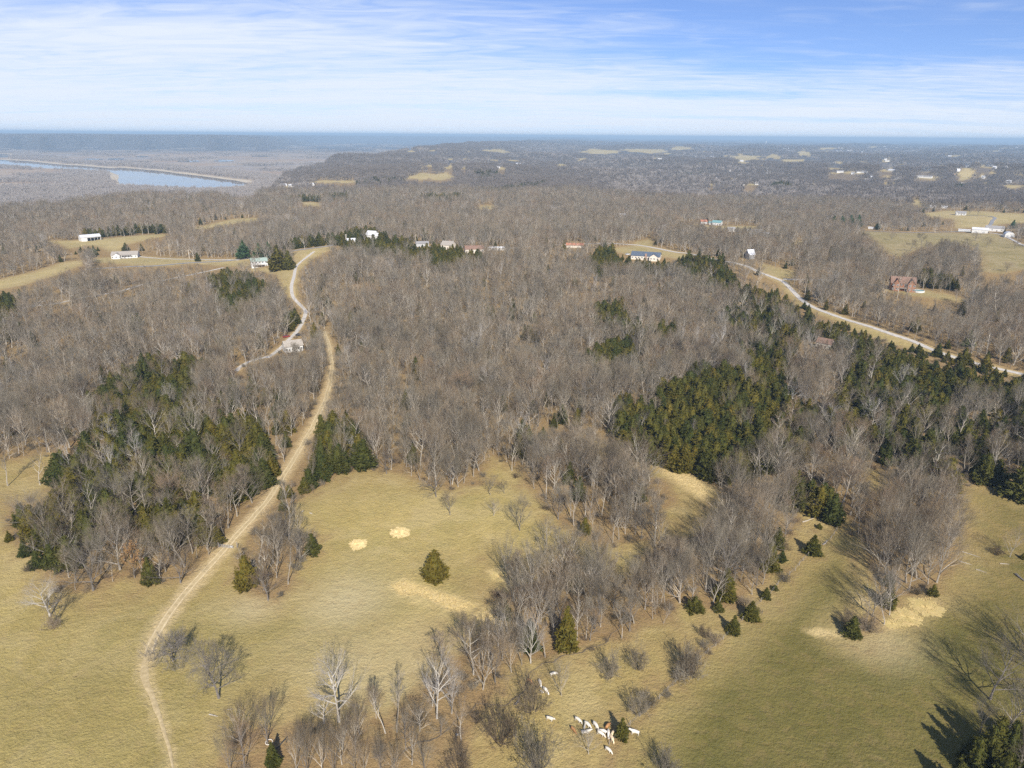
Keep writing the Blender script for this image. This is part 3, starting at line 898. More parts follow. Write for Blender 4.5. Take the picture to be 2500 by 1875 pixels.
# ------------------------------------------------------------------ river and backwaters
def build_water():
    m, n, l, bs = mat('river_water')
    g = n.new('ShaderNodeNewGeometry')
    bs.inputs['Base Color'].default_value = (0.07, 0.075, 0.07, 1)
    bs.inputs['Roughness'].default_value = 0.02
    bs.inputs['Specular IOR Level'].default_value = 0.5
    t = n.new('ShaderNodeTexNoise')
    t.inputs['Scale'].default_value = 0.02
    t.inputs['Detail'].default_value = 4
    l.new(g.outputs['Position'], t.inputs['Vector'])
    bp = n.new('ShaderNodeBump')
    bp.inputs['Strength'].default_value = 0.012
    bp.inputs['Distance'].default_value = 0.2
    l.new(t.outputs['Fac'], bp.inputs['Height'])
    l.new(bp.outputs[0], bs.inputs['Normal'])
    P = np.array(RIVER_POLY)
    x0, x1, y0, y1 = P[:, 0].min() - 300, P[:, 0].max() + 200, P[:, 1].min() - 200, max(P[:, 1].max(), np.array(RIVER2)[:, 1].max()) + 300
    structure(link('river', new_mesh('river', [(x0, y0, -58.6), (x1, y0, -58.6), (x1, y1, -58.6), (x0, y1, -58.6)], [(0, 1, 2, 3)], [m])))
    for c, x, y, rx, ry in (('A', 735, 229, 48, 6), ('A', 1200, 243, 70, 6), ('A', 1420, 240, 60, 6), ('A', 1650, 213, 60, 3), ('A', 900, 213, 40, 3), ('A', 1780, 158, 40, 3), ('A', 590, 231, 60, 4)):
        X, Y = flat(c, [x + rx * math.cos(a) * rnd.uniform(.8, 1.2) for a in np.linspace(0, 6.28, 17)[:-1]], [y + ry * math.sin(a) * rnd.uniform(.6, 1.3) for a in np.linspace(0, 6.28, 17)[:-1]], -54.2)
        structure(link('backwater', new_mesh('backwater', [(a, b, -53.4) for a, b in zip(X, Y)], [tuple(range(16))], [m])))


build_water()


# ------------------------------------------------------------------ roads
def smooth_line(pts, step):
    P = [np.array(p, float) for p in pts]
    out = []
    for i in range(len(P) - 1):
        p0, p1, p2, p3 = P[max(i - 1, 0)], P[i], P[i + 1], P[min(i + 2, len(P) - 1)]
        k = max(2, int(np.linalg.norm(p2 - p1) / step))
        for j in range(k):
            t = j / k
            out.append(0.5 * ((2 * p1) + (-p0 + p2) * t + (2 * p0 - 5 * p1 + 4 * p2 - p3) * t * t + (-p0 + 3 * p1 - 3 * p2 + p3) * t ** 3))
    out.append(P[-1])
    return np.array(out)


M_DIRT = plain('dirt_track_earth', (0.52, 0.405, 0.22), (0.38, 0.29, 0.15), 0.9, 1.0, 0.6)
M_RUT = plain('packed_wheel_rut', (0.64, 0.51, 0.30), (0.50, 0.39, 0.215), 1.1, 1.0, 0.4)
M_GRAVEL = plain('pale_gravel', (0.56, 0.515, 0.45), (0.42, 0.385, 0.33), 0.6, 1.0, 0.4)
M_ASPHALT = plain('worn_asphalt', (0.22, 0.215, 0.21), (0.28, 0.275, 0.265), 0.5, 0.9)


def strip(name, pts, w, m, lift, jit, close=False):
    d = np.gradient(pts, axis=0)
    d /= np.linalg.norm(d, axis=1)[:, None] + 1e-9
    nrm = np.stack([-d[:, 1], d[:, 0]], -1)
    cols = []
    wl_ = w * (1 + jit * fbm(pts[:, 0] / 4.0, pts[:, 1] / 4.0, 3, 3.0))
    wr_ = w * (1 + jit * fbm(pts[:, 0] / 4.0, pts[:, 1] / 4.0, 3, 9.0))
    for s, k in ((-1, 1.0), (-1, 0.45), (1, 0.0), (1, 0.45), (1, 1.0)):
        off = (wl_ if s < 0 else wr_) * 0.5 * s * k
        q = pts + nrm * off[:, None]
        dist = np.hypot(q[:, 0], q[:, 1])
        z = hgt(q[:, 0], q[:, 1]) + lift + 0.00025 * np.minimum(dist, 2000) - (0.06 if k == 1.0 else 0.0)
        cols.append(np.column_stack([q, z]))
    V = np.stack(cols, 1).reshape(-1, 3)
    F = []
    for i in range(len(pts) - 1):
        for j in range(4):
            F.append((i * 5 + j, i * 5 + j + 1, i * 5 + 6 + j, i * 5 + 5 + j))
    return structure(link(name, new_mesh(name, V, F, [m], True)))


for k, (w, pts) in RW.items():
    L = smooth_line(pts, 1.6)
    if k == 'dirt_track':
        dd = np.hypot(L[:, 0], L[:, 1])
        strip('dirt_track', L, (0.45 + (w - 0.45) * sst(120, 195, dd)) * (1 - 0.25 * sst(280, 400, dd)), M_DIRT, 0.05, 0.6)
        part = L[(dd > 168) & (dd < 620)]
        dv = np.gradient(part, axis=0)
        dv /= np.linalg.norm(dv, axis=1)[:, None]
        wob = fbm(part[:, 0] / 14.0, part[:, 1] / 14.0, 2, 2.0)[:, None] * 0.5
        for sd in (-0.72, 0.72):
            strip('wheel_rut', part + np.stack([-dv[:, 1], dv[:, 0]], -1) * (sd + wob), 0.42, M_RUT, 0.10, 1.3)
    else:
        strip(k, L, w, M_ASPHALT if k in ('ridge_road', 'pasture_road', 'farm_road') else M_GRAVEL, 0.07, 0.25)


M_CREEK = plain('damp_creek_bed', (0.17, 0.13, 0.085), (0.09, 0.07, 0.045), 0.7, 0.9)
_ck = smooth_line(CREEK_W, 1.2)
_ck = _ck + np.stack([fbm(_ck[:, 0] / 5.0, _ck[:, 1] / 5.0, 2, 3.0), fbm(_ck[:, 0] / 5.0, _ck[:, 1] / 5.0, 2, 8.0)], -1) * 1.6
strip('creek_bed', _ck, 0.3, M_CREEK, 0.03, 1.9)

# ------------------------------------------------------------------ tree forms
def unit(v):
    return v / (np.linalg.norm(v) + 1e-9)


def bare_form(seed, H=16.0, form='forest', n1=11, n2=5, n3=5, n4=5, twig=0.034, lod=0, thick=1.0):
    """trunk mesh builder and crown mesh builder for a leafless broadleaf tree"""
    g = np.random.default_rng(seed)
    wood, crown = MB(), MB()
    lean = g.normal(0, 0.05, 2)
    straight = form not in ('spread', 'ragged')
    wide = {'fan': 1.45, 'forest': 0.95, 'open': 1.15, 'spread': 1.6, 'ragged': 1.0, 'slim': 0.55}[form]
    bole = {'fan': 0.16, 'forest': 0.34, 'open': 0.24, 'spread': 0.22, 'ragged': 0.2, 'slim': 0.4}[form]
    top = {'fan': 0.74, 'forest': 0.86, 'open': 0.78, 'spread': 0.5, 'ragged': 0.85, 'slim': 0.93}[form]
    r0 = thick * H * {'fan': 0.019, 'forest': 0.0145, 'open': 0.02, 'spread': 0.028, 'ragged': 0.021, 'slim': 0.011}[form] * (1.25 if lod else 1.0)
    nt = 7
    tp = [np.array([0, 0, -0.3])]
    dirn = np.array([lean[0], lean[1], 1.0])
    for i in range(nt):
        dirn = unit(dirn + g.normal(0, 0.09, 3) * (1, 1, 0.3))
        tp.append(tp[-1] + dirn * H * top / nt)
    tr = [r0 * 1.35] + [r0 * (1 - 0.88 * ((i + 1) / nt)) for i in range(nt)]
    wood.tube(tp, tr, 5 if not lod else 3)

    def rib(b, p, q, w):
        """a thin blade-like twig"""
        a = unit(np.cross(q - p, g.normal(0, 1, 3))) * w * 0.5
        k = len(b.v)
        b.v += [tuple(p - a), tuple(p + a), tuple(q)]
        b.f.append((k, k + 1, k + 2))
        b.m.append(1 if b is crown else 0)

    def grow(p, d, length, rad, level):
        segs = (4, 3, 2, 1)[level - 1]
        pts, rr = [p], [rad]
        dd = d
        droop = {'spread': -0.10, 'ragged': -0.02, 'open': 0.03, 'fan': 0.06}.get(form, 0.12)
        for i in range(segs):
            dd = unit(dd + g.normal(0, ((0.10, 0.12, 0.14, 0.2) if straight else (0.16, 0.2, 0.24, 0.3))[level - 1], 3) + np.array([0, 0, droop if level < 3 else 0.05]))
            pts.append(pts[-1] + dd * length / segs)
            rr.append(rad * (1 - (0.85 if thick == 1.0 else 0.72) * (i + 1) / segs))
        if level <= 2 and lod < 2:
            (wood if level == 1 else crown).tube(pts, rr, 3, 0, False)
        elif level <= 2:
            for a, b in zip(pts[:-1], pts[1:]):
                rib(crown, a, b + (b - a) * 0.3, rad * 2.2)
        elif level == 3 and lod < 1:
            crown.tube(pts, rr, 3, 1, False)
        else:
            for a, b in zip(pts[:-1], pts[1:]):
                rib(crown, a, b + (b - a) * 0.25, max(rad * 2, twig))
        if level >= 4:
            return
        n = (n2, n3, n4)[level - 1]
        if n <= 0:
            return
        for k in range(n):
            t = 0.28 + 0.72 * (k + g.random() * 0.9) / n
            f = min(t, 0.999) * segs
            i = int(f)
            s = pts[i] + (pts[i + 1] - pts[i]) * (f - i)
            base = unit(pts[i + 1] - pts[i])
            side = unit(np.cross(base, g.normal(0, 1, 3)))
            ang = g.uniform(0.30, 0.68) if straight else g.uniform(0.45, 0.95)
            nd_ = unit(base * math.cos(ang) + side * math.sin(ang) + np.array([0, 0, {'spread': 0.0, 'open': 0.05, 'fan': 0.09}.get(form, 0.16)]))
            ln = length * g.uniform(0.46, 0.82) * (1.15 - 0.45 * t)
            grow(s, nd_, ln, max(rad * (1 - 0.8 * t) * 0.62, twig * 0.5), level + 1)
    phi = g.random() * 6.28
    for k in range(n1):
        t = bole + (1 - bole) * (k + 0.4 * g.random()) / n1
        f = min(t, 0.999) * nt
        i = int(f) + 1
        i = min(i, nt)
        s = tp[i - 1 + 0] + (tp[i] - tp[i - 1]) * (f - int(f)) if i >= 1 else tp[0]
        phi += 2.4 + g.normal(0, 0.35)
        el = {'fan': 0.62, 'forest': 0.62, 'open': 0.42, 'spread': 0.25, 'ragged': 0.35, 'slim': 0.9}[form] + 0.55 * (t - bole) + g.normal(0, 0.12)
        d = np.array([math.cos(phi) * math.cos(el), math.sin(phi) * math.cos(el), math.sin(el)])
        ln = H * 0.36 * wide * (1.12 - 0.62 * ((t - bole) / (1 - bole)) ** 1.5) * g.uniform(0.8, 1.2)
        grow(s, d, ln, r0 * (0.62 - 0.42 * t), 1)
    return wood, crown


def bush_form(seed, H=3.2, n=26, tw=0.028):
    g = np.random.default_rng(seed)
    crown = MB()

    def rib(p, q, w):
        a = unit(np.cross(q - p, g.normal(0, 1, 3))) * w * 0.5
        k = len(crown.v)
        crown.v += [tuple(p - a), tuple(p + a), tuple(q)]
        crown.f.append((k, k + 1, k + 2))
        crown.m.append(1)

    def go(p, d, ln, w, lev):
        q = p + unit(d + g.normal(0, 0.12, 3)) * ln
        if lev == 0:
            crown.tube([p, (p + q) / 2 + g.normal(0, 0.05, 3), q], [w, w * 0.7, w * 0.25], 3, 0, False)
        else:
            rib(p, q, max(w, tw))
        if lev < 3:
            for k in range((6, 5, 4)[lev]):
                t = 0.3 + 0.7 * g.random()
                go(p + (q - p) * t, unit(unit(d) + g.normal(0, 0.55, 3) + np.array([0, 0, 0.1])), ln * g.uniform(0.35, 0.6), w * 0.5, lev + 1)
    for k in range(n):
        a, e = g.random() * 6.28, g.uniform(0.35, 1.45)
        d = np.array([math.cos(a) * math.cos(e), math.sin(a) * math.cos(e), math.sin(e)])
        go(np.array([math.cos(a) * 0.25, math.sin(a) * 0.25, -0.1]), d, H * g.uniform(0.5, 0.8), 0.035, 0)
    return crown


def cedar_form(seed, H=9.0, W=2.4, n=430, blunt=0.75, size=0.5, low=0.03, gaps=0.0, core=0.66):
    """evergreen: a trunk, and a crown of sprays over an added inner body that blocks light"""
    g = np.random.default_rng(seed)
    trunk, crown = MB(), MB()
    trunk.tube([(0, 0, -0.3), (0.03, 0, H * 0.45), (0, 0.02, H * 0.93)], [H * 0.02, H * 0.014, 0.02], 5)
    lob = g.random((5, 2)) * 6.28

    def rad(t, a):
        prof = W * (max(1 - t, 0.0) ** blunt) * min(1.0, 0.55 + t * 5.0)
        return prof * (1 + 0.16 * math.sin(3 * a + lob[0, 0] + t * 7) + 0.12 * math.sin(5 * a + lob[1, 0] - t * 11) + 0.10 * math.sin(2 * a + 17 * t + lob[2, 1]))
    # inner body, added to stop light passing through the sprays
    rings, na = 7, 8
    b = len(crown.v)
    for i in range(rings):
        t = low + (0.97 - low) * i / (rings - 1)
        for k in range(na):
            a = 2 * math.pi * k / na
            r = rad(t, a) * core * g.uniform(0.8, 1.1) + 0.02
            crown.v.append((r * math.cos(a), r * math.sin(a), t * H))
    for i in range(rings - 1):
        for k in range(na):
            crown.f.append((b + i * na + k, b + i * na + (k + 1) % na, b + (i + 1) * na + (k + 1) % na, b + (i + 1) * na + k))
            crown.m.append(0)
    crown.f.append(tuple(b + k for k in range(na))[::-1])
    crown.m.append(0)
    for k in range(n):
        t = 1 - (1 - low) * math.sqrt(g.random()) if k > n * 0.06 else g.uniform(0.85, 1.0)
        a = g.random() * 6.28
        if gaps and math.sin(t * 31 + 2.3 * math.sin(a * 2)) > 1 - gaps:
            continue
        r = rad(t, a) * math.sqrt(g.uniform(0.45, 1.12))
        c = np.array([r * math.cos(a), r * math.sin(a), t * H])
        out = np.array([math.cos(a), math.sin(a), g.uniform(-0.2, 0.9)])
        s = size * (0.55 + 0.75 * (1 - t)) * g.uniform(0.6, 1.3)
        for q in range(4):
            d1 = unit(out + g.normal(0, 0.6, 3))
            d2 = unit(np.cross(d1, g.normal(0, 1, 3)))
            p = c + g.normal(0, s * 0.3, 3)
            i = len(crown.v)
            crown.v += [tuple(p - d2 * s * 0.34 - d1 * s * 0.3), tuple(p + d2 * s * 0.34 - d1 * s * 0.25), tuple(p + d1 * s * 0.8)]
            crown.f.append((i, i + 1, i + 2))
            crown.m.append(0)
    return trunk, crown


def leaf_clumps(crown_mb, seed, centre_pts, n, size):
    g = np.random.default_rng(seed)
    b = MB()
    for k in range(n):
        c = np.array(centre_pts[g.integers(len(centre_pts))]) + g.normal(0, 0.25, 3)
        d1, d2 = unit(g.normal(0, 1, 3)), unit(g.normal(0, 1, 3))
        s = size * g.uniform(0.6, 1.3)
        i = len(b.v)
        b.v += [tuple(c), tuple(c + d1 * s), tuple(c + d2 * s)]
        b.f.append((i, i + 1, i + 2))
        b.m.append(0)
    return b


FORMS = {}
SOURCES = {}


def reg(kind, wood, crown, wm, cm, H, W):
    """wood/crown meshes shared by every tree of this form"""
    i = len(FORMS.setdefault(kind, []))
    tm = wood.mesh(kind + '_trunk', [wm]) if wood and wood.v else None
    cmesh = crown.mesh(kind + '_crown', cm)
    if kind not in ('cedar', 'pine', 'lime'):
        H = float(np.percentile(np.array(crown.v)[:, 2], 98.5))
    FORMS[kind].append((tm, cmesh, H, W))
    SOURCES.setdefault(kind, []).append((wood, crown, wm, cm, H))


def width_of(crown):
    a = np.array(crown.v)
    return 2 * np.percentile(np.hypot(a[:, 0], a[:, 1]), 93)


for i in range(6):
    w, c = bare_form(100 + i, 16, 'forest' if i < 4 else 'slim', 11 + i % 3, 5, 5, 5, 0.027)
    reg('bare', w, c, M_TRUNK, [M_TRUNK, M_TWIG], 16, width_of(c))
for i in range(4):
    w, c = bare_form(150 + i, 16, 'fan', 13, 6, 5, 5, 0.027)
    reg('fan', w, c, M_TRUNK, [M_TRUNK, M_TWIG], 16, width_of(c))
for i in range(3):
    w, c = bare_form(200 + i, 15, 'open' if i else 'fan', 14, 6, 6, 5, 0.03)
    reg('open', w, c, M_DARK, [M_DARK, M_TWIG], 15, width_of(c))
for i in range(3):
    w, c = bare_form(300 + i, 20, ('open', 'forest', 'fan')[i], 13, 6, 5, 5, 0.028, 0, 1.22)
    reg('pale', w, c, M_PALE, [M_PALE, M_PALE_TWIG], 20, width_of(c))
w, c = bare_form(401, 8, 'spread', 13, 7, 7, 6, 0.034)
reg('spread', w, c, M_DARK, [M_DARK, M_DARK], 8, width_of(c))
w, c = bare_form(402, 15, 'ragged', 19, 7, 6, 5, 0.036)
reg('ragged', w, c, M_DARK, [M_DARK, M_DARK], 15, width_of(c))
for i in range(3):
    c = bush_form(500 + i)
    reg('bush', None, c, None, [M_TWIG, M_TWIG], 3.2, width_of(c))
for i, (h, wd, bl, gp) in enumerate(((9, 2.1, 0.8, 0), (8, 2.5, 0.62, 0.1), (10, 1.9, 0.9, 0), (7, 2.6, 0.55, 0.15), (9, 2.4, 0.7, 0.2))):
    w, c = cedar_form(600 + i, h, wd, 430, bl, 0.55, 0.03, gp)
    reg('cedar', w, c, M_CTRUNK, [M_CEDAR], h, 2 * wd)
w, c = cedar_form(700, 16, 4.2, 520, 0.75, 1.0, 0.1, 0.45, 0.42)
reg('pine', w, c, M_CTRUNK, [M_PINE], 16, 8.4)
w, c = cedar_form(701, 14, 3.4, 420, 0.75, 0.8, 0.05, 0.3, 0.5)
reg('lime', w, c, M_CTRUNK, [M_LIME], 14, 6.8)
w, c = bare_form(800, 12, 'open', 12, 5, 4, 3)
c2 = leaf_clumps(c, 3, c.v, 900, 0.5)
reg('russet', w, c2, M_DARK, [M_RUSSET], 12, width_of(c2))


# ------------------------------------------------------------------ trees: gather every stem, then decide which are individuals
STEMS = []      # dict(kind, x, y, z, h, w, rz, label, group, hand)


def plant(kind, x, y, h, w=None, label=None, hand=False, z=None):
    STEMS.append(dict(kind=kind, x=x, y=y, z=z, h=h, w=w, rz=rnd.random() * 6.283, label=label, hand=hand, form=rnd.randrange(len(FORMS[kind]))))


HAND = [
    ('spread', 'S1', 1000, 1040, 850, 290, 'low spreading bare tree with arching dark limbs beside the dirt track'),
    ('ragged', 'S1', 1268, 1255, 920, 270, 'tall ragged dark bare tree standing alone in the pasture right of the track'),
    ('pale', 'S1', 290, 780, 560, 240, 'pale whitish bare tree at the corner of the left woods'),
    ('open', 'S1', 332, 812, 640, 120, 'small dark forked tree right beside the pale whitish tree'),
    ('bush', 'S1', 305, 855, 770, 110, 'round grey bush at the foot of the pale whitish tree'),
    ('open', 'S1', 445, 582, 400, 200, 'dark bare tree on the left woods edge behind the pale tree'),
    ('open', 'S1', 540, 632, 330, 340, 'largest round-crowned dark bare tree on the edge of the left woods'),
    ('open', 'S1', 1045, 588, 400, 240, 'broad bare tree with pale trunk between the track and an orange oak'),
    ('russet', 'S1', 780, 560, 340, 120, 'oak still holding orange brown leaves on the left woods edge'),
    ('cedar', 'S1', 872, 592, 440, 90, 'narrow dark cedar growing against the orange leaved oak'),
    ('cedar', 'S1', 220, 497, 400, 90, 'rounded bronze cedar at the lower corner of the left woods'),
    ('cedar', 'S1', 145, 430, 340, 90, 'second bronze cedar from the lower corner of the left woods'),
    ('cedar', 'S1', 55, 345, 285, 60, 'small cedar at the far left tip of the woods'),
    ('cedar', 'S1', 1250, 360, 250, 100, 'dark cedar at the woods edge just left of the gate'),
    ('cedar', 'S1', 1430, 610, 430, 140, 'bushy green cedar on the track side of the small grove'),
    ('cedar', 'S1', 1810, 420, 300, 90, 'dark cedar on the pasture side of the small grove'),
    ('open', 'S1', 1550, 690, 530, 230, 'wide low bare tree at the bottom tip of the small grove'),
    ('bare', 'S1', 1600, 560, 250, 170, 'tallest bare tree in the middle of the small grove'),
    ('bare', 'S1', 1500, 470, 240, 150, 'slender bare tree on the track side of the small grove'),
    ('bare', 'S1', 1740, 470, 270, 130, 'bare tree behind the cedar on the pasture side of the small grove'),
    ('pale', 'S2', 302, 1392, 955, 330, 'huge white barked sycamore with spreading limbs below the hay pasture'),
    ('pale', 'S2', 215, 1400, 1260, 170, 'low white limbed tree leaning beside the huge sycamore'),
    ('bare', 'S2', 572, 1458, 1170, 170, 'slim bare tree, left one of a pair right of the huge sycamore'),
    ('bare', 'S2', 638, 1452, 1130, 150, 'slim bare tree, right one of a pair right of the huge sycamore'),
    ('pale', 'S2', 870, 1372, 985, 250, 'white sycamore with many level limbs by the creek bend'),
    ('pale', 'S2', 955, 1345, 1080, 140, 'leaning white tree just right of the creek bend sycamore'),
    ('open', 'S2', 890, 1470, 1380, 150, 'low bare tree sprawling at the foot of the creek bend sycamore'),
    ('bare', 'S2', 1135, 1205, 930, 230, 'round bare tree between the creek and the straw strip'),
    ('open', 'S2', 1040, 1008, 755, 190, 'dark bare tree at the right end of the straw strip'),
    ('bare', 'S2', 1300, 1105, 840, 130, 'pale trunked bare tree in the creek wood, right of the round tree'),
    ('bare', 'S2', 1360, 1065, 850, 130, 'tall thin bare tree in the creek wood beside the cattle'),
    ('pale', 'S2', 1412, 1052, 750, 150, 'white trunked tree rising over the creek wood above the cattle'),
    ('pale', 'S2', 1225, 960, 770, 140, 'white limbed tree over the loose hay right of the straw strip'),
    ('bush', 'S2', 1230, 1510, 1250, 250, 'large round bare bush in the grass below the creek'),
    ('bush', 'S2', 1420, 1330, 1120, 130, 'bare bush left of the three white cattle'),
    ('bush', 'S2', 1450, 1690, 1430, 290, 'big twiggy bush on the bottom edge left of the herd'),
    ('bush', 'S2', 1000, 1690, 1520, 200, 'twiggy bush on the bottom edge below the fallen log'),
    ('bare', 'S2', 1590, 1240, 1040, 150, 'small bare tree with a white cow under it'),
    ('open', 'S2', 945, 195, 55, 110, 'small dark bare tree alone at the top of the hay pasture'),
    ('open', 'S2', 865, 90, -60, 190, 'wide bare tree on the woods edge above the hay pasture'),
    ('bare', 'S2', 1198, 200, 90, 100, 'small pale trunked tree on the slope right of the hay pasture'),
    ('open', 'S2', 1258, 70, -10, 80, 'crooked dark little tree at the top of the slope'),
    ('bare', 'S2', 1178, 80, -50, 120, 'slender bare tree at the top of the slope'),
    ('open', 'S3', 190, 608, 370, 190, 'double trunked tree with white bole on the grassy slope'),
    ('bare', 'S3', 370, 708, 510, 190, 'bare tree beside the double trunked tree on the grassy slope'),
    ('bare', 'S3', 112, 972, 600, 190, 'tall bare tree standing over the scattered hay'),
    ('open', 'S3', 330, 925, 730, 130, 'dark round little tree behind the scattered hay'),
    ('pale', 'S3', 425, 890, 715, 110, 'bright white barked tree behind the scattered hay'),
    ('pale', 'S3', 330, 1100, 930, 130, 'white branching tree in the near part of the creek wood'),
    ('bare', 'S3', 580, 960, 760, 160, 'bare tree on the upper edge of the creek wood'),
    ('bare', 'S3', 735, 830, 720, 90, 'small bare tree on the grass between creek wood and upper wood'),
    ('bush', 'S3', 980, 1545, 1370, 140, 'low bare bush under the creek wood, right of the drain'),
    ('bush', 'S3', 800, 1600, 1420, 180, 'bare bush beside the creek below the creek wood'),
    ('bush', 'S3', 1340, 1580, 1370, 220, 'dense round pinkish bush left of the fence'),
    ('bush', 'S3', 1430, 1330, 1240, 80, 'sparse sapling on the strip above the fence'),
    ('bush', 'S3', 1440, 1405, 1330, 70, 'lower sparse sapling beside the fence'),
    ('cedar', 'S3', 505, 1410, 1120, 150, 'drooping olive cedar in front of the creek wood'),
    ('cedar', 'S3', 560, 1000, 900, 120, 'dark cedar half hidden at the top of the creek wood'),
    ('bush', 'S5', 1700, 810, 480, 330, 'bare bush on the fence line above the herd'),
    ('bare', 'S5', 1035, 1330, 1010, 420, 'bare tree in front of the resting cattle'),
    ('bush', 'S5', 2060, 1640, 1230, 420, 'dark twiggy bush on the bottom edge right of the herd'),
    ('cedar', 'S5', 1480, 1115, 840, 190, 'bushy olive cedar beside the herd of cattle'),
    ('cedar', 'S2', 858, 562, 395, 155, 'lone conical cedar in the middle of the hay pasture'),
    ('cedar', 'S4', 692, 575, 480, 120, 'wide dark cedar in the clearing beside the upper fence'),
    ('cedar', 'S4', 535, 612, 558, 62, 'small cedar below the edge of the creek wood'),
    ('cedar', 'S4', 512, 545, 440, 75, 'upright cedar on the right edge of the creek wood'),
    ('cedar', 'S4', 890, 992, 890, 90, 'dark cedar at the lower tip of the pasture grove'),
    ('cedar', 'S4', 380, 905, 815, 95, 'dark cedar on the fence line, right one of a joined pair'),
    ('cedar', 'S4', 290, 975, 885, 110, 'dark cedar on the fence line, left one of a joined pair'),
    ('cedar', 'S4', 95, 862, 790, 90, 'rounded green cedar at the foot of the creek wood'),
    ('cedar', 'S4', 215, 862, 818, 80, 'low cedar under the creek wood next to the rounded one'),
    ('cedar', 'S4', 725, 445, 420, 40, 'tiny cedar in the clearing above the wide cedar'),
    ('cedar', 'S4', 500, 757, 733, 40, 'tiny cedar against the fence on the right of the creek wood'),
    ('cedar', 'S4', 455, 800, 745, 60, 'low cedar where the fence meets the creek wood'),
    ('cedar', 'S4', 790, 412, 270, 110, 'tall dark cedar at the top of the right pasture'),
    ('cedar', 'S4', 720, 380, 230, 110, 'dark cedar left of the tall one at the top of the right pasture'),
    ('cedar', 'S4', 1075, 735, 670, 60, 'small dark cedar inside the pasture grove'),
    ('cedar', 'S4', 1300, 785, 730, 50, 'little green cedar on the right corner of the pasture grove'),
    ('cedar', 'S4', 1740, 290, 90, 190, 'big dark cedar on the right side at the top of the tan field'),
    ('cedar', 'S4', 1755, 600, 570, 40, 'tiny cedar on the right in the tan field'),
    ('cedar', 'S4', 1600, 1620, 1400, 140, 'large bronze cedar in the lower right corner clump'),
    ('cedar', 'S4', 1500, 1690, 1500, 120, 'bronze tipped cedar at the front of the lower right clump'),
    ('cedar', 'S4', 1740, 1580, 1440, 110, 'dark cedar at the right end of the lower right clump'),
    ('cedar', 'S4', 1640, 1770, 1580, 140, 'cedar at the very bottom of the lower right clump'),
    ('cedar', 'S4', 1420, 1790, 1640, 150, 'cedar at the lower left of the corner clump'),
    ('cedar', 'S4', 1560, 1665, 1450, 120, 'shaggy bronze cedar in the middle of the lower right clump'),
    ('cedar', 'S4', 1670, 1640, 1420, 120, 'tallest dark cedar at the back of the lower right clump'),
    ('cedar', 'S4', 1480, 1640, 1500, 110, 'small cedar at the left front of the lower right clump'),
    ('open', 'S4', 1590, 1310, 1020, 340, 'big grey bare tree casting a long shadow on the right pasture'),
    ('open', 'S4', 1540, 1480, 1310, 150, 'grey bare tree left of the lower right cedar clump'),
    ('open', 'S4', 1660, 1570, 1380, 170, 'broad grey bare tree rising among the lower right cedars'),
    ('open', 'S4', 1750, 1500, 1230, 200, 'tall grey bare tree at the right of the lower right cedars'),
    ('open', 'S4', 1740, 1650, 1440, 190, 'dense twiggy tree low in the corner of the lower right clump'),
    ('open', 'S1', 1330, 1690, 1420, 160, 'dark twiggy tree at the left end of the bottom thicket'),
    ('open', 'S1', 1415, 1680, 1375, 150, 'taller twiggy tree second from the left end of the bottom thicket'),
    ('open', 'S1', 1548, 1520, 1245, 210, 'spreading dark bare tree directly above the pale ring feeder'),
    ('cedar', 'S1', 1582, 1650, 1510, 90, 'small dark cedar beside the bent pipe in the bottom thicket'),
    ('fan', 'S2', 55, 1700, 1440, 130, 'grey multi stemmed tree right of the bent pipe'),
    ('open', 'S2', 120, 1720, 1400, 150, 'dark upright tree with thin fingers right of the bent pipe'),
    ('fan', 'S2', 210, 1690, 1410, 140, 'pale stemmed tree below the huge sycamore on the bottom edge'),
    ('open', 'S2', 275, 1720, 1450, 130, 'dark tree on the bottom edge right below the huge sycamore'),
    ('open', 'S2', 400, 1720, 1500, 120, 'low brown twiggy tree on the bottom edge below the slim pair'),
    ('fan', 'S2', 455, 1700, 1490, 120, 'low grey tree on the bottom edge right below the slim pair'),
    ('open', 'S2', 545, 1690, 1480, 120, 'forked low tree on the bottom edge left of the sprawling tree'),
    ('fan', 'S2', 625, 1720, 1500, 130, 'bushy tree on the bottom edge below the creek bend'),
    ('open', 'S2', 690, 1550, 1300, 140, 'dark leaning tree between the slim pair and the creek bend sycamore'),
    ('fan', 'S2', 725, 1640, 1430, 160, 'grey fan crowned tree just below the creek bend sycamore'),
    ('open', 'S2', 800, 1690, 1500, 120, 'dark low tree on the bottom edge left of the fallen pale log'),
    ('bare', 'S4', 1685, 1460, 1150, 230, 'bare tree behind the lower right cedar clump'),
    ('bare', 'S4', 1600, 1560, 1430, 90, 'thin pale bare tree in the lower right cedar clump'),
    ('bare', 'S4', 1730, 1690, 1520, 140, 'twiggy bare tree at the bottom right corner'),
    ('bare', 'S4', 1830, 1130, 800, 420, 'bare tree past the right edge'),
    ('bare', 'S4', 1930, 1250, 900, 420, 'second bare tree past the right edge'),
    ('bare', 'S4', 1900, 1420, 1080, 380, 'third bare tree past the right edge'),
    ('cedar', 'S4', 1880, 1690, 1450, 200, 'cedar past the right edge of the corner clump'),
    ('pale', 'S4', 1082, 885, 670, 80, 'pale trunked thin tree at the tip of the pasture grove'),
    ('bush', 'S4', 970, 965, 860, 120, 'pinkish bare bush beside the dark cedar at the grove tip'),
    ('bush', 'S4', 870, 930, 850, 90, 'small bare bush left of the grove tip'),
    ('bush', 'S4', 70, 1200, 1050, 150, 'round bare bush inside the fence corner'),
    ('bare', 'S4', 1690, 590, 440, 110, 'small tree alone in the tan field on the right'),
    ('bush', 'S4', 1620, 580, 530, 80, 'low bush left of the small tree in the tan field'),
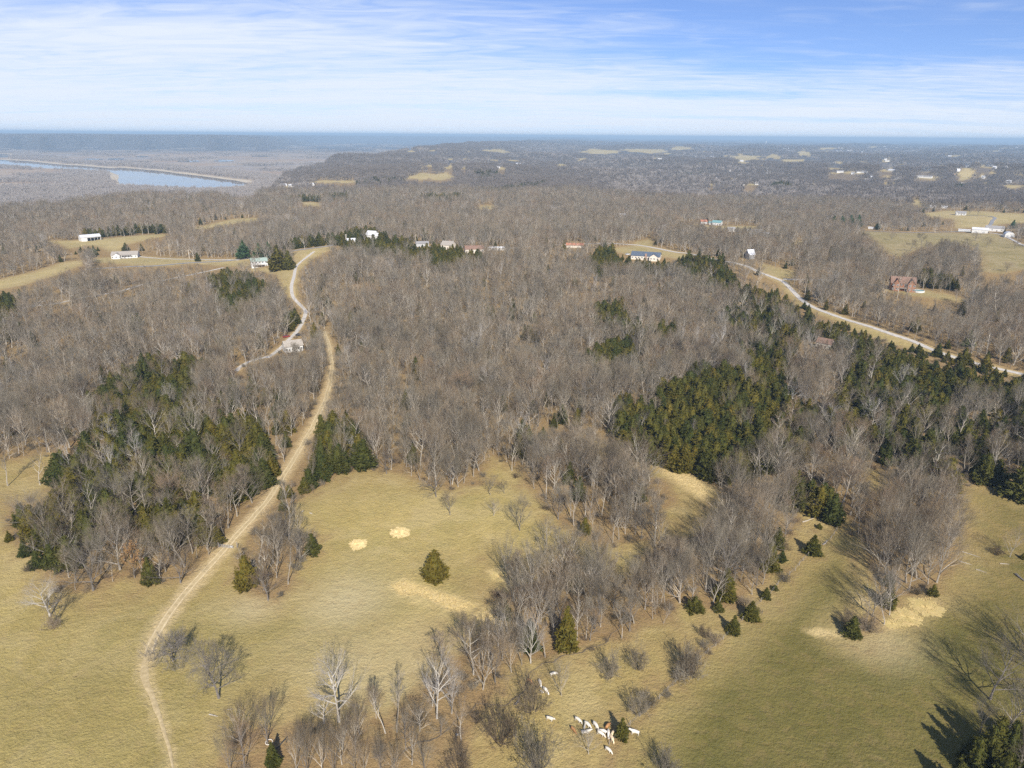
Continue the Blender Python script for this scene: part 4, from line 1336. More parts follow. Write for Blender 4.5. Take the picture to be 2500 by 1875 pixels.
    ('bare', 'S4', 1320, 720, 330, 240, 'wide leaning tree on the right side of the pasture grove'),
    ('bare', 'S4', 1180, 760, 420, 170, 'tall bare tree in the middle of the pasture grove'),
    ('bare', 'S4', 1075, 560, 260, 190, 'tallest bare tree at the back of the pasture grove'),
    ('open', 'S4', 360, 500, 220, 220, 'broad bare tree above the creek wood by the yellow clearing'),
    ('open', 'S4', 290, 235, 120, 90, 'round bare tree in front of the cedar thicket'),
    ('open', 'S4', 560, 360, 140, 210, 'broad bare tree at the corner of the cedar thicket'),
    ('bare', 'D', 255, 1520, 1280, 130, 'pale trunked tree casting a shadow across the left gap'),
    ('bare', 'D', 50, 1525, 1290, 130, 'tree at the left gap, nearest the frame edge'),
    ('open', 'S1', 175, 270, 70, 260, 'wide bare tree below the left gap'),
    ('pale', 'D', 215, 960, 840, 120, 'white crowned sycamore in the woods at far left'),
    ('pale', 'D', 1125, 700, 560, 180, 'white branched sycamore above the left cedars'),
    ('pale', 'D', 780, 650, 570, 110, 'smaller white branched sycamore in the left woods'),
    ('pale', 'D', 715, 1310, 1190, 160, 'crooked white tree among the left cedars'),
    ('pale', 'D', 880, 1420, 1270, 160, 'contorted white dead tree among the left cedars'),
    ('pale', 'D', 720, 1500, 1400, 130, 'white limbed tree low in the left cedars'),
    ('pale', 'D', 470, 1500, 1400, 140, 'white forked tree at the left margin of the cedars'),
    ('pale', 'D', 1090, 1060, 940, 120, 'pale bare tree high in the left cedars'),
    ('bare', 'D', 1190, 1370, 1200, 140, 'round grey crowned tree amid the left cedars'),
    ('bare', 'D', 1390, 1440, 1250, 170, 'broad grey tree on the right of the left cedars'),
    ('pale', 'E', 1020, 960, 760, 130, 'white sycamore with open forked crown in the middle of the woods'),
    ('pale', 'E', 1365, 900, 700, 130, 'white sycamore with two tall limbs right of the forked one'),
    ('pale', 'E', 975, 590, 460, 110, 'white sycamore in the upper middle of the woods'),
    ('pale', 'E', 250, 710, 570, 110, 'white sycamore in the woods right of the track top'),
    ('pale', 'E', 400, 190, 90, 100, 'white sycamore below the ridge houses'),
    ('pale', 'E', 1710, 300, 235, 80, 'small white sycamore below the navy roofed house'),
    ('pale', 'E', 1230, 1260, 1110, 130, 'white leaning tree low in the woods'),
    ('bare', 'E', 690, 1530, 1330, 190, 'wide pale limbed tree on the front edge of the woods'),
    ('bare', 'E', 1170, 1430, 1200, 120, 'tall pale trunked tree on the woods front above the slope'),
    ('bare', 'E', 1590, 1480, 1180, 200, 'tall bare tree with long trunk over the upper wood'),
    ('open', 'E', 375, 1450, 1270, 170, 'shrubby grey tree on the woods corner beside the pasture'),
    ('pale', 'E', 150, 1340, 1220, 100, 'small white tree among the cedars right of the track'),
    ('slimpale', 'F', 45, 700, 520, 60, 'slender white trunked tree, left one of the pale stand'),
    ('slimpale', 'F', 110, 720, 510, 60, 'slender white trunked tree, second of the pale stand'),
    ('slimpale', 'F', 225, 760, 560, 70, 'slender white trunked tree, third of the pale stand'),
    ('slimpale', 'F', 265, 740, 500, 70, 'slender white trunked tree, right one of the pale stand'),
    ('pale', 'F', 720, 1050, 880, 150, 'white limbed spreading tree right of the cedar thicket'),
    ('pale', 'F', 830, 1040, 930, 90, 'dead white forked snag right of the cedar thicket'),
    ('pale', 'F', 755, 770, 660, 90, 'twisted white snag left of the brown roofed house in the woods'),
    ('pale', 'F', 1240, 1170, 1020, 180, 'white branched tree with wide crown on the right slope'),
    ('pale', 'F', 1420, 930, 810, 90, 'white forked tree among the right cedars'),
    ('pale', 'F', 1500, 880, 800, 80, 'small white snag among the right cedars'),
    ('pale', 'F', 1465, 990, 920, 80, 'stubby white snag below the right cedars'),
    ('pale', 'F', 1070, 880, 790, 80, 'white snag below the brown roofed house in the woods'),
    ('pale', 'F', 955, 1200, 1030, 150, 'white limbed tree in the gully right of the cedar thicket'),
    ('pale', 'F', 290, 560, 450, 90, 'pale round topped tree over the slender pale stand'),
    ('lime', 'F', 1860, 640, 540, 75, 'bright yellow green conifer beyond the gravel road'),
    ('pine', 'A', 1550, 862, 745, 90, 'tall blue green pine left of the green roofed house'),
    ('pine', 'A', 1650, 868, 765, 90, 'middle dark pine behind the green roofed house'),
    ('pine', 'A', 1710, 862, 757, 80, 'slim pine behind the green roofed house'),
    ('cedar', 'A', 1770, 935, 775, 120, 'massive dark cedar right beside the green roofed house'),
    ('cedar', 'A', 1835, 930, 810, 80, 'dark cedar at the right of the massive one'),
    ('cedar', 'A', 1257, 880, 822, 35, 'small cone shaped cedar beside the ranch drive'),
    ('cedar', 'A', 800, 812, 760, 60, 'low cedar behind the ranch house'),
    ('pine', 'C', 1000, 660, 590, 55, 'left pine of the green stand beside the pasture road'),
    ('pine', 'C', 1050, 662, 590, 55, 'second pine of the green stand beside the pasture road'),
    ('pine', 'C', 1105, 665, 585, 60, 'third pine of the green stand beside the pasture road'),
    ('pine', 'C', 1155, 662, 582, 55, 'right pine of the green stand beside the pasture road'),
    ('pine', 'C', 1280, 672, 630, 40, 'small single pine right of the green stand'),
    ('pine', 'C', 2140, 672, 615, 45, 'pine beside the white farm buildings'),
    ('cedar', 'C', 390, 690, 660, 30, 'round evergreen beside the farm road house'),
    ('cedar', 'C', 438, 690, 655, 30, 'second round evergreen beside the farm road house'),
    ('open', 'A', 440, 745, 665, 150, 'wide pale grey tree beside the white open shed'),
    ('open', 'C', 1370, 745, 690, 60, 'bare tree at the top of the east pasture'),
    ('open', 'C', 1490, 815, 740, 90, 'dark tree in the dip of the east pasture'),
    ('open', 'C', 1560, 775, 700, 80, 'bare tree beside the dip of the east pasture'),
    ('open', 'C', 1900, 750, 695, 90, 'dark tree below the white farm buildings'),
    ('open', 'C', 1975, 790, 720, 80, 'rusty twigged tree below the white farm buildings'),
    ('open', 'C', 2150, 800, 750, 60, 'tree beside the yard road on the right'),
    ('open', 'C', 2100, 945, 880, 90, 'tree at the bottom of the east pasture'),
    ('open', 'C', 1865, 580, 530, 50, 'bare tree behind the upper field house'),
    ('open', 'C', 1915, 585, 540, 50, 'second bare tree behind the upper field house'),
]
FORMS['slimpale'] = []
for i in range(2):
    w, c = bare_form(350 + i, 18, 'slim', 14, 4, 4, 4, 0.03, 0, 1.4)
    reg('slimpale', w, c, M_PALE, [M_PALE, M_PALE_TWIG], 18, width_of(c))
for kind, crop, bx, by, ty, wpx, label in HAND:
    if kind == 'bare' and crop in ('S1', 'S2', 'S3', 'S4', 'S5') and 'slender' not in label and 'slim' not in label:
        kind = 'fan'
    p = at1(crop, bx, by)
    h = height_from_px(p, crop, ty)
    h = min(max(h, 1.0), 30)
    if kind == 'pale' and crop in ('D', 'E', 'F'):
        h = max(h * 1.05, 15.5 if 'snag' not in label and 'small' not in label else 10.0)
    w = wpx / CROPS[crop][2] / px_size(p)
    plant(kind, p.x, p.y, h, w, label, True, p.z)
    if kind == 'pale':
        STEMS[-1]['form'] = 0 if w / h > 0.5 else 2 if w / h > 0.35 else 1

# ---- woodland fill
HX = np.array([(s['x'], s['y']) for s in STEMS])


def scatter(d0, d1, spacing, half=47, seed=1):
    g = np.random.default_rng(seed)
    w = d1 * math.tan(R(half))
    nx, ny = int(2 * w / spacing) + 1, int(d1 / spacing) + 1
    X, Y = np.meshgrid(np.arange(nx) * spacing - w, np.arange(ny) * spacing)
    X = X + (np.arange(ny)[:, None] % 2) * spacing * 0.5
    X = X + g.uniform(-0.46, 0.46, X.shape) * spacing
    Y = Y + g.uniform(-0.46, 0.46, Y.shape) * spacing
    x, y = X.ravel(), Y.ravel()
    d = np.hypot(x, y)
    k = (d > d0) & (d < d1) & (np.abs(np.arctan2(x, y)) < R(half))
    return x[k], y[k], g


def road_clear(x, y):
    o = np.full(x.shape, 99.0)
    for k, (w, pts) in RW.items():
        P = np.array(pts)
        bb = (x > P[:, 0].min() - 12) & (x < P[:, 0].max() + 12) & (y > P[:, 1].min() - 12) & (y < P[:, 1].max() + 12)
        if bb.any():
            t = np.full(x.shape, 99.0)
            t[bb] = seg_dist(x[bb], y[bb], pts) - w * 0.5
            o = np.minimum(o, t)
    return o


# ------------------------------------------------------------------ buildings
M_WHITE = plain('white_siding', (0.66, 0.65, 0.62), (0.55, 0.54, 0.51), 0.7)
M_CREAM = plain('cream_siding', (0.66, 0.60, 0.50), (0.58, 0.52, 0.43), 0.7)
M_GREYW = plain('grey_siding', (0.45, 0.45, 0.44), (0.36, 0.36, 0.36), 0.7)
M_LOG = plain('reddish_log_wall', (0.33, 0.16, 0.09), (0.25, 0.115, 0.065), 1.2)
M_REDW = plain('brick_red_wall', (0.38, 0.15, 0.10), (0.30, 0.12, 0.08), 1.0)
M_RWHITE = plain('white_metal_roof', (0.66, 0.66, 0.66), (0.56, 0.56, 0.57), 0.5, 0.45, 0, 0.5)
M_RGREY = plain('grey_shingle_roof', (0.30, 0.285, 0.27), (0.24, 0.23, 0.22), 1.2)
M_RTAN = plain('tan_shingle_roof', (0.36, 0.32, 0.27), (0.29, 0.26, 0.22), 1.2)
M_RGREEN = plain('green_grey_roof', (0.30, 0.37, 0.32), (0.25, 0.31, 0.27), 0.8)
M_RNAVY = plain('slate_blue_roof', (0.10, 0.125, 0.16), (0.075, 0.095, 0.125), 0.8)
M_RBROWN = plain('brown_shingle_roof', (0.25, 0.155, 0.11), (0.19, 0.12, 0.09), 1.2)
M_RTEAL = plain('teal_metal_roof', (0.17, 0.31, 0.31), (0.13, 0.25, 0.255), 0.8, 0.7)
M_RRED = plain('rusty_red_roof', (0.46, 0.20, 0.12), (0.38, 0.16, 0.10), 0.8)
M_DARKIN = plain('dark_interior', (0.05, 0.048, 0.045))  # near black: painted shade inside the shed, also tyres and pipe
M_FRAME = plain('white_frame', (0.75, 0.75, 0.73), None, 2.0, 0.5)
M_DOOR = plain('dark_door', (0.16, 0.12, 0.10), None, 2.0, 0.6)
M_STONE = plain('chimney_brick', (0.36, 0.25, 0.19), (0.28, 0.19, 0.15), 4.0)
M_POST = plain('weathered_wood', (0.34, 0.30, 0.25), (0.24, 0.21, 0.18), 6.0)
M_WIRE = plain('galvanised_wire', (0.38, 0.38, 0.38), None, 6.0, 0.4, 0, 0.5)
M_GLASS, _n, _l, _b = mat('window_glass')
_b.inputs['Base Color'].default_value = (0.03, 0.04, 0.05, 1)
_b.inputs['Roughness'].default_value = 0.08
_b.inputs['Specular IOR Level'].default_value = 0.7


def gable(wall, roof, x0, x1, y0, y1, h, rise, axis='x', over=0.45, th=0.16, base=-1.6):
    """walls with gable ends into one builder, two roof slabs into the other"""
    if axis == 'x':
        def P(a, b, z):
            return (a, b, z)
        a0, a1, b0, b1 = x0, x1, y0, y1
    else:
        def P(a, b, z):
            return (b, a, z)
        a0, a1, b0, b1 = y0, y1, x0, x1
    bm = (b0 + b1) / 2
    k = len(wall.v)
    for a in (a0, a1):
        wall.v += [P(a, b0, base), P(a, b1, base), P(a, b1, h), P(a, bm, h + rise), P(a, b0, h)]
    F = [(0, 1, 2, 3, 4), (5, 9, 8, 7, 6), (0, 4, 9, 5), (1, 6, 7, 2), (4, 3, 8, 9), (3, 2, 7, 8)]
    for f in F:
        f = f if axis == 'x' else f[::-1]
        wall.f.append(tuple(k + i for i in f))
        wall.m.append(0)
    sl = rise / (bm - b0)
    for s in (0, 1):
        be = b0 - over if s == 0 else b1 + over
        ze = h - over * sl + 0.03
        zr = h + rise + 0.03
        k = len(roof.v)
        for a in (a0 - over, a1 + over):
            roof.v += [P(a, be, ze), P(a, bm, zr), P(a, bm, zr + th), P(a, be, ze + th)]
        for f in ((0, 1, 2, 3), (7, 6, 5, 4), (0, 4, 5, 1), (3, 2, 6, 7), (0, 3, 7, 4), (1, 5, 6, 2)):
            roof.f.append(tuple(k + i for i in f))
            roof.m.append(0)


WIN_CACHE = {}


def window_meshes(w, h):
    key = (round(w, 1), round(h, 1))
    if key not in WIN_CACHE:
        b = MB()
        for x0, z0, x1, z1 in ((-w / 2, 0, w / 2, .1), (-w / 2, h - .1, w / 2, h), (-w / 2, .1, -w / 2 + .1, h - .1), (w / 2 - .1, .1, w / 2, h - .1), (-.04, .1, .04, h - .1)):
            b.box(x0, -.07, z0, x1, .05, z1)
        p = MB()
        p.box(-w / 2 + .1, -.02, .1, w / 2 - .1, .03, h - .1)
        WIN_CACHE[key] = (b.mesh('window', [M_FRAME]), p.mesh('pane', [M_GLASS]))
    return WIN_CACHE[key]


def house(name, label, cat, crop, x, y, wpx, ratio, h, rise, yaw, wm, rm, nwin=0, opts=(), group=None, maxw=None):
    p = at1(crop, x, y)
    L = wpx / CROPS[crop][2] / px_size(p)
    if maxw:
        L = min(L, maxw)
    W = L * ratio
    rz = math.atan2(-p.x, p.y) + R(yaw)
    t = thing(name, label, cat, p, rz, group)
    HOUSE_SPOTS.append((p.x, p.y, L * 0.5 + 3.0))
    wall, roof = MB(), MB()
    x0, x1, y0, y1 = -L / 2, L / 2, -W / 2, W / 2
    if 'openfront' in opts:
        # three walls, posts and an open front; the floor colour carries the inside shade
        wall.box(x0, y1 - .2, -1.5, x1, y1, h)
        wall.box(x0, y0, -1.5, x0 + .2, y1 - .2, h)
        wall.box(x1 - .2, y0, -1.5, x1, y1 - .2, h)
        wall.box(x0 + .2, y0, h - .9, x1 - .2, y0 + .2, h)
        wall.box(x0 + .2, y0, -1.5, x0 + L * .30, y0 + .2, h - .9)
        k = MB()
        gable(k, roof, x0, x1, y0, y1, h, rise)
        kk = len(wall.v)
        wall.v += [(x0, y0, h), (x0, y1, h), (x0, 0, h + rise), (x1, y0, h), (x1, y1, h), (x1, 0, h + rise)]
        wall.f += [(kk, kk + 2, kk + 1), (kk + 3, kk + 4, kk + 5)]
        wall.m += [0, 0]
        for i in range(3):
            pb = MB()
            xx = x0 + L * (.30 + .7 * (i + 1) / 4)
            pb.box(xx - .12, y0 + .01, -1.5, xx + .12, y0 + .19, h - .9)
            link('post', pb.mesh('post', [wm]), t)
        fl = MB()
        fl.box(x0 + .2, y0 + .2, -.3, x1 - .2, y1 - .2, .05)
        link('shade_tinted_floor', fl.mesh('shade_tinted_floor', [M_DARKIN]), t)  # floor coloured near black to stand in for the shade under the roof
    elif 'arched' in opts:
        k = len(wall.v)
        seg = 9
        for a in (y0, y1):
            for i in range(seg + 1):
                an = math.pi * i / seg
                wall.v.append((-math.cos(an) * L / 2, a, -1.5 if i in (0, seg) else math.sin(an) ** .6 * (h + rise)))
        for i in range(seg):
            roof.v += [wall.v[k + i], wall.v[k + i + 1], wall.v[k + seg + 2 + i], wall.v[k + seg + 1 + i]]
            q = len(roof.v) - 4
            roof.f.append((q, q + 1, q + 2, q + 3))
            roof.m.append(0)
        wall.f += [tuple(range(k, k + seg + 1)), tuple(range(k + seg + 1, k + 2 * seg + 2))[::-1]]
        wall.m += [0, 0]
    else:
        gable(wall, roof, x0, x1, y0, y1, h, rise)
        if 'cross' in opts:
            gable(wall, roof, x0 + L * .08, x0 + L * .36, y0 - W * .22, y0 + W * .3, h - .04, rise * .8, 'y')
        if 'cross_right' in opts:
            gable(wall, roof, x1 - L * .34, x1 - L * .04, y0 - W * .3, y0 + W * .3, h - .04, rise * .85, 'y')
        if 'wing' in opts:
            gable(wall, roof, x1 + .03, x1 + L * .5, y0 + W * .2, y1 - W * .12, h * .8, rise * .6)
        if 'leftwing' in opts:
            gable(wall, roof, x0 - L * .42, x0 - .03, y0 + W * .2, y1 - W * .12, h * .75, rise * .55)
    link('wall', wall.mesh('wall', [wm]), t)
    ro = link('roof', roof.mesh('roof', [rm]), t)
    if 'chimney' in opts:
        c = MB()
        c.box(-.5, -.4, -rise * .6, .5, .4, 1.4)
        link('chimney', c.mesh('chimney', [M_STONE]), ro, (L * .1, W * .12, h + rise))
    if 'front_chimney' in opts:
        c = MB()
        c.box(-.9, -.55, -h - 1.5, .9, 0.02, 2.4)
        link('chimney', c.mesh('chimney', [M_STONE]), ro, (L * .02, y0 - .05, h))
    if nwin and 'openfront' not in opts:
        floors = 2 if 'two' in opts else 1
        fh = h / floors
        for fl in range(floors):
            for i in range(nwin):
                xx = x0 + L * (i + .5) / nwin
                if 'cross' in opts and x0 + L * .06 < xx < x0 + L * .38:
                    yy = y0 - W * .22
                elif 'cross_right' in opts and x1 - L * .36 < xx < x1 - L * .02:
                    yy = y0 - W * .3
                else:
                    yy = y0
                if fl == 0 and i == nwin // 2:
                    d = MB()
                    d.box(-.55, -.05, 0, .55, .05, 2.1)
                    dd = link('door', d.mesh('door', [M_DOOR]), t, (xx, yy - .01, .05))
                    hb = MB()
                    hb.box(.36, -.12, .95, .44, -.051, 1.1)
                    link('handle', hb.mesh('handle', [M_WIRE]), dd)
                    continue
                a, b = window_meshes(min(1.5, L / nwin * .6), min(1.3, fh * .5))
                w_ = link('window', a, t, (xx, yy - .01, fl * fh + fh * .34))
                link('pane', b, w_)
    if 'gdoor' in opts:
        d = MB()
        n_ = 2 if L > 11 else 1
        for i in range(n_):
            xx = x0 + L * (i + .5) / n_
            d = MB()
            d.box(-1.5, -.05, 0, 1.5, .04, 2.5)
            link('garage_door', d.mesh('garage_door', [M_GREYW]), t, (xx, y0 - .01, .05))
    if 'porch' in opts or 'deck' in opts:
        f, pz = (-.9, 0.0) if 'porch' in opts else (-.9, h * .42)
        pb = MB()
        dpt = 2.6
        xa, xb = (x0 + L * .4, x1 - L * .25) if 'porch' in opts else (x0 + L * .1, x1 - L * .2)
        pb.box(xa, y0 - dpt, pz - .25, xb, y0 - .03, pz + .02)
        link('deck' if 'deck' in opts else 'porch_floor', pb.mesh('porch_floor', [M_POST]), t)
        for i in range(4):
            q = MB()
            xx = xa + .2 + (xb - xa - .4) * i / 3
            if 'porch' in opts:
                q.box(xx - .09, y0 - dpt + .05, .03, xx + .09, y0 - dpt + .23, h - .15)
            else:
                q.box(xx - .09, y0 - dpt + .05, -1.4, xx + .09, y0 - dpt + .23, pz + 1.0)
            link('post', q.mesh('post', [M_FRAME if 'porch' in opts else M_POST]), t)
        if 'porch' in opts:
            q = MB()
            q.poly([(xa - .2, y0 - dpt - .2, h - .15), (xb + .2, y0 - dpt - .2, h - .15), (xb + .2, y0 - .03, h + .35), (xa - .2, y0 - .03, h + .35)])
            q.poly([(xa - .2, y0 - dpt - .2, h - .03), (xb + .2, y0 - dpt - .2, h - .03), (xb + .2, y0 - .03, h + .47), (xa - .2, y0 - .03, h + .47)])
            q.poly([(xa - .2, y0 - dpt - .2, h - .15), (xb + .2, y0 - dpt - .2, h - .15), (xb + .2, y0 - dpt - .2, h - .03), (xa - .2, y0 - dpt - .2, h - .03)])
            link('porch_roof', q.mesh('porch_roof', [rm]), t)
    return t, p


HOUSE_SPOTS = []
house('open_shed', 'white open fronted farm shed with pale metal roof on the left ridge', 'shed', 'A', 573, 746, 112, 0.55, 4.6, 2.2, 14, M_WHITE, M_RWHITE, 0, ('openfront',))
house('ranch_house', 'white ranch house with grey tan roof and porch below the open shed', 'house', 'A', 800, 854, 150, 0.5, 3.3, 2.8, -12, M_WHITE, M_RTAN, 7, ('cross', 'porch'))
house('two_storey_house', 'white two storey house with green grey roof and deck beside dark pines', 'house', 'A', 1648, 912, 98, 0.55, 5.6, 2.4, 6, M_WHITE, M_RGREEN, 5, ('two', 'deck'))
house('farm_house', 'bright white house with steep gable among cedars on the ridge', 'house', 'B', 285, 738, 62, 0.9, 5.2, 3.6, -35, M_WHITE, M_RWHITE, 3, ('wing',))
house('garage', 'low white outbuilding left of the steep gabled white house', 'garage', 'B', 150, 760, 52, 0.7, 2.8, 1.6, 10, M_WHITE, M_RWHITE, 0, ('gdoor',))
house('cream_house', 'cream house with pale gable end on the ridge above the woods', 'house', 'B', 768, 800, 78, 0.8, 4.6, 3.2, -28, M_CREAM, M_RTAN, 4, ('chimney',))
house('brown_roof_house', 'long house with dark brown roof right of the cream house', 'house', 'B', 930, 822, 118, 0.5, 3.8, 2.8, 8, M_CREAM, M_RBROWN, 6, ())
house('carport', 'white trailer home behind the long brown roofed house', 'trailer', 'B', 1070, 808, 105, 0.22, 2.7, 0.7, 4, M_WHITE, M_RWHITE, 5, ())
house('grey_shed', 'grey roofed shed between the two white ridge houses', 'shed', 'B', 600, 782, 80, 0.6, 3.2, 1.6, 6, M_GREYW, M_RGREY, 0, ())
house('red_shed', 'long low orange red roofed shed at the ridge woods', 'shed', 'B', 1570, 790, 105, 0.35, 2.6, 1.6, 0, M_CREAM, M_RRED, 0, ())
house('navy_roof_house', 'cream ranch house with slate blue roof and brick chimney beside the gravel road', 'house', 'B', 2022, 864, 180, 0.42, 3.6, 3.2, -8, M_CREAM, M_RNAVY, 9, ('front_chimney', 'cross_right'))
house('valley_house', 'white house with a white side wing alone in the woods beyond the ridge', 'house', 'B', 1866, 606, 46, 0.7, 5.0, 2.4, 10, M_WHITE, M_RWHITE, 3, ('leftwing',))
house('cabin', 'grey cabin at the right of the lone white house in the woods', 'cabin', 'B', 1905, 608, 26, 0.8, 4.0, 2.0, 20, M_GREYW, M_RGREY, 2, ())
house('red_roof_cottage', 'small white cottage with reddish roof at the top of the farm road', 'house', 'C', 176, 642, 38, 0.8, 3.8, 2.2, 10, M_WHITE, M_RRED, 3, ())
house('teal_roof_house', 'white house with teal metal roof beside the farm road', 'house', 'C', 262, 650, 56, 0.7, 4.2, 2.6, -16, M_WHITE, M_RTEAL, 4, ('leftwing',))
house('farm_road_house', 'white house with grey roof left of two round evergreens', 'house', 'C', 350, 690, 46, 0.7, 3.4, 2.2, 10, M_WHITE, M_RGREY, 4, ())
house('mobile_home', 'grey mobile home right of two round evergreens', 'mobile home', 'C', 500, 694, 92, 0.25, 2.8, 0.9, 2, M_GREYW, M_RGREY, 6, ())
house('garage', 'whitish garage at the end of the farm road', 'garage', 'C', 582, 724, 46, 0.7, 3.6, 1.8, -10, M_WHITE, M_RGREY, 0, ('gdoor',))
house('old_barn', 'old barn with weathered pale grey roof in the woods by the gravel road', 'barn', 'C', 468, 862, 42, 1.25, 4.4, 4.2, 32, M_GREYW, M_RWHITE, 0, ())
house('log_lodge', 'big reddish brown log house with brown roof and gables on the wooded slope', 'house', 'F', 1432, 278, 138, 0.6, 6.0, 4.2, 10, M_LOG, M_RBROWN, 6, ('two', 'cross', 'cross_right', 'deck'))
house('wood_house', 'brown roofed house with pale walls and side wing hidden among the right cedars', 'house', 'F', 945, 650, 88, 0.65, 3.8, 2.2, -18, M_CREAM, M_RBROWN, 4, ('wing',))
house('hollow_house', 'white house with grey roof in the woods at the end of the gravel drive', 'house', 'D', 1862, 668, 112, 0.55, 4.0, 2.6, 14, M_WHITE, M_RTAN, 6, ('porch',))
house('white_barn', 'long white metal barn at the head of the east pasture', 'barn', 'C', 1928, 699, 86, 0.5, 5.0, 2.2, 3, M_WHITE, M_RWHITE, 0, ('gdoor',))
house('dark_roof_barn', 'white barn with dark roof right of the long white metal barn', 'barn', 'C', 2022, 688, 100, 0.4, 4.6, 2.8, 4, M_WHITE, M_RGREY, 4, ())
house('arched_shed', 'white round arched shed beside the yard road', 'shed', 'C', 2112, 724, 54, 1.0, 5.5, 1.2, 14, M_WHITE, M_RWHITE, 0, ('arched', 'gdoor'))
house('field_house', 'white house with dormer like gables in the upper right field', 'house', 'C', 1808, 586, 56, 0.6, 3.8, 2.8, -8, M_WHITE, M_RGREY, 4, ('cross',))
house('long_trailer', 'white flat trailer left of the long white metal barn', 'trailer', 'C', 1832, 690, 66, 0.18, 2.6, 0.5, -3, M_WHITE, M_RWHITE, 0, ())
house('field_shed', 'pale low shed at the edge of the trees above the upper right field', 'shed', 'C', 1634, 540, 32, 0.6, 3.0, 1.4, 0, M_WHITE, M_RWHITE, 0, ())
house('field_shed', 'small pale shed right of the other pale shed above the upper right field', 'shed', 'C', 1705, 542, 30, 0.6, 3.0, 1.4, 0, M_WHITE, M_RWHITE, 0, ())
house('field_house', 'yellowish house glimpsed among the trees left of the upper right field', 'house', 'C', 1390, 538, 34, 0.8, 4.0, 2.4, 0, M_CREAM, M_RTAN, 2, ())
house('horse_trailer', 'white horse trailer parked on the pasture road beside the pines', 'trailer', 'C', 1238, 674, 30, 0.4, 2.4, 0.5, 0, M_WHITE, M_RWHITE, 0, ())
FARH = [('C', 764, 380, 36, 'white house with pale roof standing alone beside a dark cedar clump', M_RWHITE), ('C', 1042, 316, 40, 'white house with grey gables at the left end of a far pale lawn', M_RGREY), ('C', 1160, 318, 30, 'white house with steep twin gables on the far pale lawn', M_RGREY),
        ('C', 1198, 319, 34, 'grey roofed house at the right end of the far pale lawn', M_RGREY), ('C', 1378, 308, 56, 'long white low building in the far woods', M_RWHITE), ('C', 1400, 358, 46, 'white house with dark roof below the long white building', M_RGREY),
        ('C', 1412, 333, 32, 'small dark roofed house between the long building and the white house', M_RGREY), ('C', 1548, 348, 34, 'dark roofed house at the left of a far pair on bare ground', M_RGREY), ('C', 1598, 350, 54, 'large dark roofed house at the right of a far pair on bare ground', M_RGREY),
        ('C', 704, 312, 62, 'long pale farm building on the far hillside', M_RWHITE), ('C', 1186, 243, 42, 'pale low house high in the far woods', M_RWHITE), ('C', 1340, 244, 36, 'pale house on a far tan clearing', M_RGREY), ('C', 1752, 340, 40, 'reddish house beside the far winding dirt clearing', M_RRED),
        ('C', 1832, 282, 36, 'white house at the top of the far winding dirt clearing', M_RGREY), ('C', 1872, 280, 28, 'second white house at the top of the far winding dirt clearing', M_RWHITE), ('C', 2022, 276, 30, 'grey house on the far right slope', M_RGREY), ('C', 2180, 284, 36, 'bluish grey house at the far right', M_RGREY),
        ('C', 580, 322, 50, 'grey low house below the long pale farm building', M_RGREY), ('C', 1242, 352, 18, 'pale narrow house below the far pale lawn', M_RWHITE), ('C', 1722, 296, 24, 'small grey house left of the far winding dirt clearing', M_RGREY),
        ('B', 1042, 270, 26, 'white house on the far hill beside a green patch', M_RWHITE), ('B', 1212, 266, 30, 'low white house on the far hill in the middle', M_RWHITE), ('B', 1245, 366, 30, 'white gabled house in the middle distance woods', M_RWHITE), ('B', 1200, 364, 20, 'small white shed left of the gabled house in the woods', M_RWHITE),
        ('B', 1085, 288, 22, 'pale house on the far hill below the white house', M_RGREY), ('B', 1230, 152, 18, 'white speck of a house high on the far hill', M_RWHITE), ('B', 1258, 196, 16, 'pale house at the edge of the far hilltop field', M_RWHITE), ('B', 1856, 166, 14, 'white house on the tan hilltop fields', M_RWHITE),
        ('B', 2110, 232, 30, 'white house on a small far bare patch', M_RWHITE), ('A', 1800, 404, 40, 'white low building by the river meadow', M_RWHITE), ('A', 1855, 406, 44, 'long white building by the river meadow', M_RWHITE), ('A', 1945, 397, 36, 'pale shed right of the river meadow buildings', M_RWHITE), ('A', 1985, 399, 24, 'small white shed at the right of the river meadow', M_RWHITE),
        ('A', 1148, 76, 10, 'white speck of a building on the blue far bluff', M_RWHITE), ('C', 1000, 262, 26, 'pale barn on a far tan strip', M_RWHITE), ('C', 560, 256, 22, 'pale barn at the right end of a far tan strip', M_RWHITE), ('C', 282, 256, 40, 'pale long barn at the left end of a far tan strip', M_RWHITE)]
for crop, x, y, w_, lab, rm in FARH:
    house('far_house', lab, 'house', crop, x, y, w_, 0.6, 4.6, 2.6, rnd.uniform(-30, 30), M_WHITE, rm, 0, (), None, 26)
for i in range(58):
    x, y = rnd.choice([(rnd.gauss(1160, 75), rnd.uniform(157, 190)), (rnd.gauss(1410, 70), rnd.uniform(154, 190)), (rnd.gauss(700, 34), rnd.uniform(166, 180)), (rnd.uniform(1000, 1520), rnd.uniform(160, 188))])
    house('suburban_house', 'tiny pale house in the distant housing estate below the horizon', 'house', 'C', x, y, rnd.uniform(7, 13), 0.7, 6.0, 4.0, rnd.uniform(-40, 40), M_WHITE, rnd.choice([M_RGREY, M_RWHITE, M_RTAN]), 0, (), 'houses of the distant estate', 40)


for i in range(34):
    x, y = rnd.uniform(0, 2212), rnd.uniform(150, 400)
    house('far_house', 'tiny pale house scattered in the far eastern woods', 'house', 'C', x, y, rnd.uniform(9, 13) + y / 30, 0.6, 5.0, 3.0, rnd.uniform(-40, 40), M_WHITE, rnd.choice([M_RGREY, M_RWHITE, M_RTAN]), 0, (), 'houses scattered in the far woods', 24)


